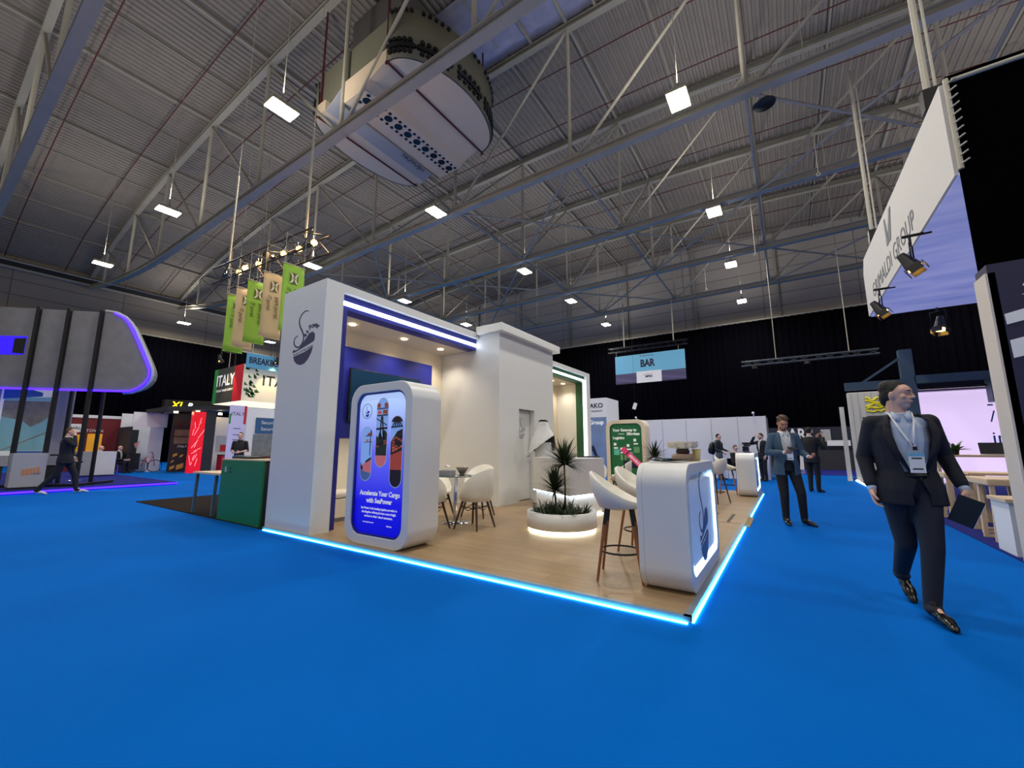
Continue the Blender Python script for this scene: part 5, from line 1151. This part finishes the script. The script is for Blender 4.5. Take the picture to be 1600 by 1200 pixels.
pb = thing('pamphlets', 'dark pamphlets piled on top of the green counter', 'pamphlets', (-7.8, .2, 1.054)); B().bb((.0, 0, 0), (.6, .3, .03)).done('pile', BLACK, pb); B().box((.1, .1, .045), (.2, .2, .01), rotm(0, 0, .3)).done('loose_sheet', mat('pale_blue_sheet', (120, 170, 200), .6), pb)
# ================================================================ lighting truss with banners
def box_truss(name, label, a, c, s, m, drop=None, cat='truss', panel=.5):
    a = Vector(a); c = Vector(c); L = (c - a).length; d = (c - a) / L; n = Vector((-d.y, d.x, 0)).normalized(); t = thing(name, label, cat, a)
    cs = [n * (s / 2 * sx) + Vector((0, 0, s / 2 * sz)) for sx, sz in ((1, 1), (1, -1), (-1, -1), (-1, 1))]
    for o in cs: B().cyl(o, o + d * L, .026, seg=8).done('chord_tube', m, t)
    b = B(); k = int(L / panel)
    for i in range(k):
        for j in range(4):
            p, q = (cs[j], cs[(j + 1) % 4]) if i % 2 else (cs[(j + 1) % 4], cs[j]); b.cyl(p + d * (L * i / k), q + d * (L * (i + 1) / k), .012, seg=6)
    b.done('lattice', m, t)
    return t, d, L
TA, TB_ = Vector((-14.1, 1.93, 6.62)), Vector((-9.05, 2.28, 6.62))
lt, d, L = box_truss('lighting_truss', 'black box truss with glowing amber lamps above the row of hanging banners', TA, TB_, .5, BLACK)
B().cyl((TB_ - TA) * .5 + Vector((0, 0, -.25)), (TB_ - TA) * .5 + Vector((0, 0, .25)), .12).done('centre_block', BLACK, lt)
AMB = mat('amber_lamp', (255, 190, 90), .3, emit=30, emitc=(255, 170, 70))
for i, f in enumerate((.06, .2, .3, .42, .56, .68, .8, .93)):
    p = TA.lerp(TB_, f) + Vector((0, 0, .0))
    la = thing('truss_lamp', 'small amber theatre lamp inside the black truss, %s counted from its left end' % ordinal(i), 'lamp', p + Vector((0, .0, -.02)), -2.0 + .25 * math.sin(i * 2.2), 'truss lamps')
    B().cyl((0, 0, .1), (0, .16, -.02), .06, .085).done('body', BLACK, la); lit = i in (2, 3, 6, 7)
    B().cyl((0, .16, -.02), (0, .17, -.03), .078).done('lens', AMB if lit else MATS['warm_lamp_lens'] if i % 2 else CHROME, la)
    B().cyl((0, 0, .1), (0, 0, .24), .012).done('clamp', CHROME, la)
for i, x in enumerate((.07, .22, .36, .5, .63, .78, .9)):
    pass
l = bpy.data.lights.new('amb', 'POINT'); l.energy = 55; l.color = (1, .6, .25); l.shadow_soft_size = .12
for f in (.3, .56, .95):
    q = bpy.data.objects.new('truss_glow', l); COL.objects.link(q); q.parent = lt; q.location = (TB_ - TA) * f + Vector((0, .0, .36))
for f, xo in ((.08, 0), (.86, 0)):
    p = (TB_ - TA) * f; ho = B(); ho.cyl(p + Vector((-.03, 0, .25)), p + Vector((-.03, 0, 3.5)), .016, seg=6).cyl(p + Vector((.04, 0, .25)), p + Vector((.04, 0, 3.5)), .016, seg=6); ho.cyl(p + Vector((0, 0, 3)), p + Vector((0, 0, 11.6)), .006, seg=5); ho.done('hoist_chain', STEEL, lt)
GB = mat('green_fabric_banner', (150, 196, 70), .7, noise=.08, scale=4, emit=.06); TBN = mat('beige_fabric_banner', (222, 192, 152), .7, noise=.06, scale=4, emit=.06)
PG = mat('olive_print', (84, 110, 40), .7); PB = mat('taupe_print', (120, 96, 70), .7); CRM = mat('cream_print', (236, 226, 196), .7)
for i, (x, y0, col) in enumerate(((-12.55, 1.6, 0), (-11.75, 1.5, 1), (-10.95, 1.44, 0), (-10.05, 1.42, 1), (-9.12, 1.42, 0))):
    m_, pm = (TBN, PB) if col else (GB, PG)
    t = thing('hanging_banner', ('beige' if col else 'green') + ' vertical fabric banner, ' + ordinal(i) + ' from the left in the row', 'banner', (x, y0, 4.0), 0, 'hanging banners')
    rows = [[(.012 * math.sin(z * 3 + y * 9), y, z) for y in np.linspace(0, .52, 7)] for z in np.linspace(0, 1.7, 10)]
    B().sheet(rows).done('fabric', m_, t, solid=.004, norm=False)
    B().cyl((0, -.03, 1.7), (0, .55, 1.7), .014).done('top_rod', STEEL, t); B().cyl((0, 0, 0), (0, .52, 0), .012).done('bottom_rod', m_, t)
    b = B(); b.bb((.016, .17, 1.22), (.018, .37, 1.5)); b.done('emblem_ground', pm, t)
    b = B(); xlogo(b, at(FACEX, (.019, .27, 1.36)), .27); b.done('emblem', CRM, t)
    text('port portal', .15, pm, t, at(FACEX, (.018, .36, 1.1)) @ Matrix.Rotation(-PI / 2, 4, 'Z'), align='LEFT', sx=.85); text('IT portal', .14, pm, t, at(FACEX, (.018, .16, 1.1)) @ Matrix.Rotation(-PI / 2, 4, 'Z'), align='LEFT', sx=.8)
    b = B()
    for y in (.02, .5): b.cyl((0, y, 1.7), (0, y + .0, 2.5), .006, seg=6)
    b.cyl((0, .02, 2.45), (0, .85, 2.45), .006, seg=6); b.done('hanging_cord', STEEL, t)
# ================================================================ centre background
ww = thing('partition_wall', 'long white shell partition wall with seams in front of the black curtain', 'partition', (-9, 15.95, 0))
for i in range(9): B().bb((i * 1.0 + .004, 0, 0), (i * 1.0 + .996, .04, 2.5)).done('wall_panel', mat('white_partition', (232, 232, 238), .6, noise=.03), ww)
for i in range(10): B().bb((i * 1.0 - .01, -.006, 0), (i * 1.0 + .01, .05, 2.52)).done('post', GREY, ww)
B().bb((8.9, .05, 0), (9.0, 2.0, 2.5)).done('end_panel', mat('shaded_panel', (120, 122, 124), .7), ww)
for x in (3.9, 8.6): B().cyl((x, -.02, 2.52), (x, -.25, 2.62), .02).ball((x, -.26, 2.62), .05).done('arm_spotlight', PAPER, ww)
dko = thing('exhibition_stand', 'white tower stand with a logo header and blue mountain poster', 'stand', (-8.4, 14.5, 0))
B().bb((0, 0, 0), (2.35, 1.6, 3.5)).done('tower_body', PAPER, dko)
BLP = mat('blue_mountain_print', (120, 144, 180), .6, noise=.35, scale=1.6); B().bb((0, -.02, .0), (2.32, -.0, 2.62)).done('mountain_poster', BLP, dko)
text('DAKO', .3, INK, dko, at(FRONT, (1.75, -.01, 3.15)), bold=.006); text('WORLDWIDE TRANSPORT', .1, INK, dko, at(FRONT, (1.55, -.01, 2.9))); b = B(); b.tube([(1.16 + .13 * math.cos(a), -.01, 3.15 + .13 * math.sin(a)) for a in np.linspace(0, 2 * PI, 25)[:-1]], .012, 6, closed=True); b.done('ring_logo', INK, dko)
text('OLS', .3, WHITEINK, dko, at(FRONT, (1.1, -.025, 2.35)), bold=.012); B().bb((.9, -.03, 2.08), (1.4, -.02, 2.16)).done('red_bar', REDM, dko); text('Group', .26, WHITEINK, dko, at(FRONT, (1.85, -.025, 2.38)), bold=.006)
b = B(); b.prism([(1.35, .9), (1.6, 1.35), (1.7, 1.32), (2.0, .55), (1.9, .55), (1.62, 1.1), (1.42, .85)], .02, .025, 0, FRONT); b.done('dark_peak', DNAVY, dko)
bs = thing('hanging_banner', 'wide blue BAR banner hanging before the black curtain', 'banner', (-9.6, 26, 5.84))
B().bb((0, 0, .75), (4.9, .02, 2.1)).done('upper_fabric', mat('light_blue_banner', (112, 184, 218), .6, emit=.12), bs); B().bb((0, 0, 0), (4.9, .02, .75)).done('lower_fabric', mat('plum_navy_fabric', (52, 48, 84), .6), bs)
b = B()
for i in range(7):
    b.sheet([[(x, -.006, .1 + i * .09 + .03 * math.sin(x * 2 + i)) for x in np.linspace(.0, 4.9, 30)], [(x, -.006, .125 + i * .09 + .03 * math.sin(x * 2 + i)) for x in np.linspace(.0, 4.9, 30)]])
b.done('wave_lines', mat('lilac_line', (130, 120, 165), .6), bs, norm=False)
text('BAR', .72, mat('deep_navy_print', (20, 24, 60)), bs, at(FRONT, (2.35, -.004, 1.38)), bold=.03, sx=.75); text('Breakbulk Europe', .14, MATS['deep_navy_print'], bs, at(FRONT, (2.35, -.004, 1.95)))
B().bb((1.55, -.02, .0), (3.3, -.008, .82)).done('white_plate', PAPER, bs); text('MPSA', .2, INK, bs, at(FRONT, (2.42, -.024, .42)), bold=.01); B().tube([(2.0, -.03, .52), (2.3, -.03, .62), (2.7, -.03, .55)], .012, 6).done('roof_mark', ORANGE, bs)
tt, d, L = box_truss('lighting_truss', 'dark truss carrying the BAR banner', (-10.1, 26.1, 8.45), (-4.5, 26.1, 8.45), .3, BLACK)
for x in (1.2, 4.7): B().cyl((x, 0, .15), (x, 0, 3.6), .04, seg=6).done('hoist_chain', STEEL, tt)
for x in (.6, 5.0): B().cyl((x, -.08, -.15), (x, -.08, -.5), .01, seg=6).done('hanging_cord', STEEL, tt)
tt, d, L = box_truss('lighting_truss', 'thin grey truss hanging level before the black curtain on the right', (-1.1, 22, 5.75), (4.6, 22, 5.75), .22, mat('dim_steel', (90, 96, 100), .5, .4))
for x in (1.6, 4.6): B().cyl((x, 0, .1), (x, 0, 12.2), .02, seg=6).done('hoist_chain', STEEL, tt)
for x in (.6, 2.9): B().cyl((x, 0, -.11), (x, 0, -.3), .1, .14, seg=12).done('par_lamp', BLACK, tt)
wh = thing('hanging_tag', 'small white card hanging in the air before the black curtain', 'card', (-5.1, 15.6, 3.15)); B().box((0, 0, 0), (.16, .02, .3), rotm(0, .35, 0)).done('card', PAPER, wh); B().cyl((0, 0, .15), (0, 0, 8.7), .004, seg=5).done('cord', BLACK, wh)
# far bar
fb = thing('bar_wall', 'dark navy bar back wall with white BAR letters in the distance', 'bar', (-3, 27, 0))
B().bb((0, 0, 0), (9.5, .2, 2.45)).done('back_wall', mat('deep_navy_wall', (18, 22, 46), .6), fb); text('BAR', .95, PAPER, fb, at(FRONT, (3.95, -.01, 2.0)), bold=.02, sx=.72)
B().bb((5.3, -.05, 1.6), (5.75, -.02, 2.3)).done('grey_poster', GREY, fb); B().bb((5.5, -1.2, 1.35), (6.5, -.6, 1.65)).done('white_fridge', PAPER, fb); B().bb((3.0, -1.3, 0), (6.8, -.5, 1.1)).done('bar_counter', DARK, fb); B().bb((3.5, -1.35, .0), (4.3, -1.31, 1.0)).done('white_front', PAPER, fb)
fg = B().bb((-2, 20.5, 0), (7, 26.8, .02)).done('blue_glow_floor', mat('blue_lit_floor', (16, 18, 96), .3, emit=.12, emitc=(20, 20, 220))); tag(fg, 'glossy floor with a painted blue glow before the distant bar', 'floor mat')  # blue light on this floor is put into its colour and emission
# ================================================================ right hand stand
rf = B().prism([(2.72, 3.73), (2.72, 19), (14, 19), (14, 3.73)], 0, .012).done('stand_carpet', NAVYFLOOR); tag(rf, 'navy carpet of the right hand stand with the birch tables', 'carpet')
le = B().bb((2.66, 11, .012), (2.70, 17, .05)).done('led_edge', LEDWARM); tag(le, 'glowing white floor strip along the edge of the right hand stand', 'light strip')
wp = thing('ribbed_partition', 'white ribbed panel with yellow handwriting at the corner of the right hand stand', 'panel', (2.68, 16.6, .0))
RIB = mat('ribbed_white', (204, 202, 196), .6); B().bb((0, 0, 0), (2.4, .25, 3.3)).done('panel', RIB, wp, bevel=.02)
for i in range(12): B().bb((.1 + i * .19, -.012, .05), (.12 + i * .19, 0, 3.25)).done('rib', GREY, wp)
b = B(); rd = random.Random(2)
for r_ in range(5):
    pts = [(.5 + .08 * k, -.02 - .004 * r_, 3.02 - r_ * .11 + rd.uniform(-.06, .06)) for k in range(15)]; b.tube(pts, .038, 5)
b.done('yellow_handwriting', mat('yellow_marker', (236, 224, 20), .5), wp)
b = B()
for k in range(6): b.bb((.36, -.016, 2.3 - k * .13), (.46, -.012, 2.36 - k * .13))
b.done('small_print', INKB, wp)
wp2 = thing('narrow_partition', 'narrow white panel leaning at the left of the ribbed panel', 'panel', (2.5, 16.9, 0)); B().box((.0, .1, 1.4), (.14, .06, 2.8), rotm(0, 0, 0)).done('panel', RIB, wp2)
yp = thing('yellow_post', 'short ochre post at the front of the ribbed panel', 'post', (2.95, 13.2, .012)); B().bb((0, 0, 0), (.07, .07, .75)).done('post', mat('ochre_paint', (180, 150, 60), .6), yp)
BST = mat('steel_blue_frame', (62, 84, 104), .5, .2)
sf = thing('portal_structure', 'steel blue portal frame with posts and a brace over the right hand stand', 'frame', (2.2, 12, 0))
B().bb((0, 0, 2.9), (1.25, .2, 3.12)).done('side_beam', BST, sf); B().bb((1.25, 0, 0), (1.52, .25, 3.95)).done('post', BST, sf); B().beam((.4, .1, 3.1), (1.25, .1, 3.72), .05, .06).done('diagonal_brace', BST, sf)
B().bb((1.5, 0, 2.98), (5.6, .2, 3.2)).done('main_beam', BST, sf); B().bb((2.85, -.1, 2.4), (3.15, .25, 3.0)).done('hanging_bracket', BST, sf); B().bb((1.52, .3, 2.78), (5.6, .6, 2.98)).done('dark_trim', DNAVY, sf)
B().bb((1.55, .02, 2.80), (2.9, .3, 2.86)).done('reflective_rail', CHROME, sf)
sc_ = thing('led_screen', 'large pale lilac LED screen wall behind the birch tables', 'screen', (3.68, 12.7, 0))
LIL = mat('lilac_screen', (236, 214, 250), .3, emit=.78, emitc=(236, 212, 252)); B().bb((0, 0, .3), (3.2, .1, 2.92)).done('screen', LIL, sc_); B().bb((0, .1, .3), (3.2, .2, 2.95)).done('casing', BLACK, sc_)
for s_, x, z in (('in', 1.6, 1.5), ('-', 1.52, 2.4), ('/', 1.53, 2.05)): text(s_, .42, mat('ocean_blue_letters', (40, 110, 160), .5), sc_, at(FRONT, (x, -.004, z)))
def birch_table(label, loc, w, dp, h, low=True):
    t = thing('birch_table', label, 'table', loc); B().bb((0, 0, h - .04), (w, dp, h)).done('table_top', PALEWOOD, t, bevel=.004)
    for x, y in ((.03, .03), (w - .08, .03), (.03, dp - .08), (w - .08, dp - .08)): B().bb((x, y, 0), (x + .05, y + .05, h - .04)).done('leg', PALEWOOD, t)
    return t
birch_table('tall glass-fronted display table with a plant and laptop on the right hand stand', (3.15, 8.0, .012), 1.6, .7, 1.1)
birch_table('birch table with a pale top just behind the nearest stools', (3.05, 6.4, .012), 1.5, .6, .84)
def frame_stool(label, loc, w=.42, h=.8):
    t = thing('birch_stool', label, 'stool', loc, 0, 'birch stools'); B().bb((0, 0, h - .09), (w, w * .9, h)).done('seat', PALEWOOD, t, bevel=.015)
    for y in (.02, w * .9 - .06):
        B().beam((.03, y + .02, 0), (.05, y + .02, h - .09), .045, .045).done('leg', PALEWOOD, t); B().beam((w - .02, y + .02, 0), (w - .05, y + .02, h - .09), .045, .045).done('leg', PALEWOOD, t)
        B().bb((.02, y, 0), (w - .02, y + .04, .035)).done('foot_rail', PALEWOOD, t)
    B().bb((w - .07, 0.02, .3), (w - .03, w * .9 - .02, .33)).done('side_rail', BLACK, t)
    return t
frame_stool('birch frame stool nearest the aisle, behind the notebook', (2.86, 4.95, .012), .55, .82); frame_stool('birch frame stool second from the aisle', (2.95, 5.75, .012), .5, .8)
frame_stool('birch frame stool farther back beside the striding man', (2.9, 7.0, .012), .5, .8)
pt = thing('potted_plant', 'green plant with broad leaves beside the laptop on the display table', 'plant', (3.35, 8.15, 1.112))
B().lathe([(0, 0), (.05, 0), (.065, .1), (.055, .1), (0, .08)], 20).done('pot', BLACK, pt); b = B(); blade_plant(b, (0, 0, .08), 16, .3, .09, (.2, 1.3), 9, droop=1.2); b.done('leaves', mat('mid_green_leaf', (70, 110, 50), .5, noise=.3), pt, norm=False)
lp = thing('laptop', 'open grey laptop on the display table of the right hand stand', 'laptop', (3.75, 8.15, 1.112)); B().bb((0, 0, 0), (.34, .24, .018)).done('keyboard_base', GREY, lp); B().box((.17, .27, .12), (.34, .012, .23), rotm(-.25)).done('lid', DARK, lp)
fb_ = thing('fruit_bowl', 'bowl of orange snacks on the display table', 'bowl', (4.15, 8.2, 1.112)); B().lathe([(0, 0), (.06, 0), (.13, .07), (.12, .07), (0, .02)], 20).done('bowl', GREY, fb_)
for i in range(7): B().ball((.07 * math.cos(i * .9), .07 * math.sin(i * .9), .08), .035).done('snack', ORANGE, fb_, smooth=True)
# navy wall with letters, white edge post, low white cabinet
nw = thing('stand_wall', 'navy stand wall with large white letters and a white end post, right edge', 'wall panel', (2.74, 3.4, 0))
B().bb((.0, 0, 0), (5, .33, 3.32)).done('navy_wall', mat('navy_print_wall', (34, 34, 66), .6), nw); B().bb((-.02, .0, 0), (.06, .34, 3.22)).done('white_end_post', mat('beige_white_panel', (208, 198, 188), .6), nw)
b = B(); X = at(FRONT, (0, -.002, 0))
b.prism([(.07, 2.72), (.3, 2.78), (.34, 2.66), (.075, 2.6)], 0, .004, 0, X); b.prism([(.075, 2.42), (.9, 2.62), (.9, 2.4), (.08, 2.22)], 0, .004, 0, X); b.prism([(.24, 3.02), (.3, 3.12), (.45, 3.18), (.6, 3.18), (.6, 3.1), (.4, 3.06), (.3, 2.98)], 0, .004, 0, X); b.prism([(.22, 2.92), (.34, 2.9), (.6, 2.8), (.6, 2.88), (.34, 2.96)], 0, .004, 0, X)
b.done('white_lettering', PAPER, nw)
cb = thing('low_cabinet', 'low white cabinet at the foot of the navy stand wall', 'cabinet', (2.76, 4.02, .012)); B().bb((0, 0, 0), (1.2, .5, .6)).done('body', PAPER, cb); B().bb((-.03, -.03, .6), (1.23, .53, .64)).done('top', PALEWOOD, cb)
# Grimaldi hanging header
gh = thing('hanging_header', 'huge white hanging header sign with GRIMALDI GROUP lettering and blue sky underside', 'sign', (2.9, 4.15, 0))
FAB = mat('white_stretch_fabric', (206, 202, 198), .7, noise=.04, emit=.05); 
XN = FACENX                        # art x runs along -Y
B().prism([(-7.3, 4.88), (-.06, 4.88), (-.06, 6.26), (-7.0, 6.45), (-7.3, 6.1)], 0, .04, 0, XN).done('fabric_face', FAB, gh)
B().bb((0, -.04, 3.34), (6, .03, 6.3)).done('black_drape', mat('dull_black_cloth', (5, 5, 6), 1.0, spec=0.0), gh)
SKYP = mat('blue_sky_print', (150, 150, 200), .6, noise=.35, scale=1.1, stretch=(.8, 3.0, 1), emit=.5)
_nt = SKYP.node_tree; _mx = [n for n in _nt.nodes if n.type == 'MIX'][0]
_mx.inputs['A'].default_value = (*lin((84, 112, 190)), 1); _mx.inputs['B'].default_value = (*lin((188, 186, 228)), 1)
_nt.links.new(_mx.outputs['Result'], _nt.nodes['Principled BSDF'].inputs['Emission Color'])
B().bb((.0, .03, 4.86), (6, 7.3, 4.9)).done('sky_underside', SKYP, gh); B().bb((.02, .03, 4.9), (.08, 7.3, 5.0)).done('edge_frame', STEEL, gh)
for z in (6.2,): B().cyl((.05, -.06, z), (6, -.06, z + .0), .03).done('frame_tube', STEEL, gh)
B().cyl((.0, -.05, 4.9), (.0, -.05, 6.25), .03).done('corner_post', STEEL, gh)
b = B()
for i in range(11): b.cyl((-.02, -.06, 4.95 + i * .12), (.08, -.1, 5.0 + i * .12), .012)
b.done('lacing', STEEL, gh)
GI = mat('grey_print', (96, 98, 108), .6); text('GRIMALDI GROUP', .5, GI, gh, at(XN, (-.045, 4.15, 5.25)), sx=1.0, track=1.05)
b = B(); X = at(XN, (-.045, 3.85, 5.92)); b.prism([(-.3, -.3), (-.1, -.3), (-.2, .3), (-.3, .3)], 0, .005, 0, X); b.prism([(-.08, -.1), (.25, .3), (.4, .3), (.1, -.3), (-.05, -.3)], 0, .005, 0, X); b.done('crest', GI, gh)
for y, z in ((6.3, 6.7), (1.0, 6.6)):
    B().cyl((.1, y, 6.3), (.1, y, 11.8), .045, seg=6).cyl((.2, y, 6.3), (.2, y, 11.8), .02, seg=6).done('hoist_chain', STEEL, gh); B().bb((.02, y - .1, z - .1), (.25, y + .1, z + .25)).done('hoist_motor', BLACK, gh)
spot('black spotlight clamped to the hanging header, nearest the camera', (2.72, 6.0, 4.3), -1.9, .5, e=60, s=1.0)
spot('black spotlight clamped to the hanging header, at its far lower corner', (2.72, 8.9, 4.32), -1.9, .5, e=40, s=1.0)
spot('glowing round spotlight under the sky print of the hanging header', (4.2, 11.4, 4.3), -.6, -.3, e=80, s=1.15)
for x, y in ((2.72, 6.0), (2.72, 8.9)): tag(B().cyl((x - .1, y, 4.86), (3.0, y, 4.86), .025).done('clamp_bar', BLACK), 'short black clamp bar holding a spotlight at y-side of the header' if False else ('black clamp bar of the nearer header spotlight' if y < 7 else 'black clamp bar of the farther header spotlight'), 'clamp')
# ================================================================ roof air unit
AW = mat('unit_white_panel', (226, 206, 176), .5, noise=.05, scale=1.5); AO = mat('unit_olive_panel', (120, 118, 98), .6, noise=.08); ND = mat('nozzle_black', (16, 18, 22), .35)
au = thing('air_unit', 'huge white roof air handling unit with drum sides, nozzle rows and NOVOJET lettering', 'air unit', (-10.9, 6.4, 13.4))
def halfdrum(cx, sgn, z0, z1, R, mside, nm):
    pts = [(cx + sgn * R * .56 * math.sin(a), 2.45 * -math.cos(a)) for a in np.linspace(0, PI, 25)]
    if sgn < 0: pts = pts[::-1]
    B().prism(pts, z0, z0 + .05).done('drum_floor', AW, au)
    w = B()
    arc = [(cx + sgn * R * .56 * math.sin(a), 2.45 * -math.cos(a)) for a in np.linspace(0, PI, 25)]
    w.sheet([[(x, y, z) for x, y in arc] for z in (z0, z1)]); w.done('drum_wall', mside, au, solid=.06, norm=False)
    b = B()
    for row, rr in ((z0 + .22, .085), (z0 + .42, .1), (z0 + .62, .085), (z1 - .12, .07)):
        for k in range(2, 60):
            a = PI * k / 61
            if abs(math.sin(a * 5)) < .18: continue
            nx_, ny_ = math.sin(a) * sgn, -math.cos(a) * .56; p = Vector((cx + sgn * R * .56 * math.sin(a), 2.45 * -math.cos(a), row)); nv = Vector((nx_, ny_, 0)).normalized()
            if k % 2 and rr < .1: continue
            b.cyl(p, p + nv * .1, rr, rr * .9, 8)
    tag(b.done('nozzle_ring', ND, au, label='rows of black nozzles around the drum'), kind='stuff')
halfdrum(1.95, 1, .05, 1.9, 2.45, AO, 'r'); halfdrum(-2.0, -1, .05, 1.5, 1.7, AO, 'l')
B().bb((-2.0, -2.35, .5), (1.95, 2.45, 1.9)).done('core_box', AO, au)
B().bb((-2.05, -2.45, .05), (-1.5, 2.5, .5)).done('side_tray', AW, au)
# sloping lettered panel and stepped channel
b = B(); b.prism([(-1.5, .05), (-.55, .5), (-.55, .56), (-1.5, .11)], -2.5, 2.4, 0, rotm(PI / 2)); b.done('lettered_panel', GREY, au)
b = B(); b.prism([(-.45, -.25), (-.2, -.35), (.9, -.35), (1.15, -.15), (1.95, .08), (1.95, .5), (-.45, .5)], -2.3, 2.5, 0, rotm(PI / 2)); b.done('nozzle_channel', AW, au, bevel=.02)
b = B()
for k in range(10):
    y = -2.1 + k * .46; b.cyl((.5, y, -.36), (.5, y, -.30), .15, seg=16)
    for dx in (-.23, .23):
        for dy in (-.12, .12): b.cyl((.5 + dx, y + dy, -.36), (.5 + dx, y + dy, -.30), .065, seg=10)
tag(b.done('floor_nozzles', ND, au, label='strip of round black air outlets'), kind='stuff')
b = B(); b.bb((-.42, -2.5, -.33), (-.36, 2.3, -.29)); b.done('channel_lip', DSTEEL, au)
NZ = Matrix(((0, .904, .426, -1.08), (1, 0, 0, 1.5), (0, .426, -.904, .225), (0, 0, 0, 1)))
text('NOVOJET', .30, mat('dark_letters', (50, 50, 54), .6), au, NZ @ Matrix.Translation((0, 0, .02)), sx=1.0)
for x in (1.95, -1.98): B().cyl((x, -2.5, .02), (x, 2.5, .02), .035).done('red_pipe', REDPIPE, au)
for x, y in ((-1.9, -2.4), (1.9, -2.45), (-1.9, 2.4), (1.9, 2.5)): B().cyl((x, y, 0), (x, y, 4.9), .04, seg=6).done('hanger_rod', REDPIPE, au)
B().bb((-1.4, -1.6, 1.9), (1.4, 1.6, 4.5)).done('roof_duct', mat('dull_duct', (92, 88, 84), .6), au)
dp = thing('pendant_disc', 'small black disc speaker hanging below the second roof truss', 'speaker', (.93, 9.63, 11.2)); B().lathe([(0, .12), (.1, .1), (.3, 0), (.28, -.03), (0, -.02)], 24).done('disc', BLACK, dp); B().cyl((0, 0, .1), (0, 0, .7), .01, seg=6).done('rod', STEEL, dp)
for i, (x, y, z0, z1, lb) in enumerate(((.2, 15.6, 9.2, 11.84, 'thin hanging cable with a shackle under the third truss'), (2.2, 12, 9.9, 17.6, 'long thin hanging cable with hook left of the header hoist'), (-2.5, 21.45, 10.2, 11.84, 'short hanging hook chain near the gable lamp'))):
    t = thing('hanging_cable', lb, 'cable', (x, y, z0)); B().cyl((0, 0, 0), (0, 0, z1 - z0), .012, seg=6).done('cable', STEEL, t); B().tube([(.05 * math.cos(a), 0, -.05 + .05 * math.sin(a)) for a in np.linspace(0, 2 * PI, 13)[:-1]], .012, 6, closed=True).done('shackle', STEEL, t)
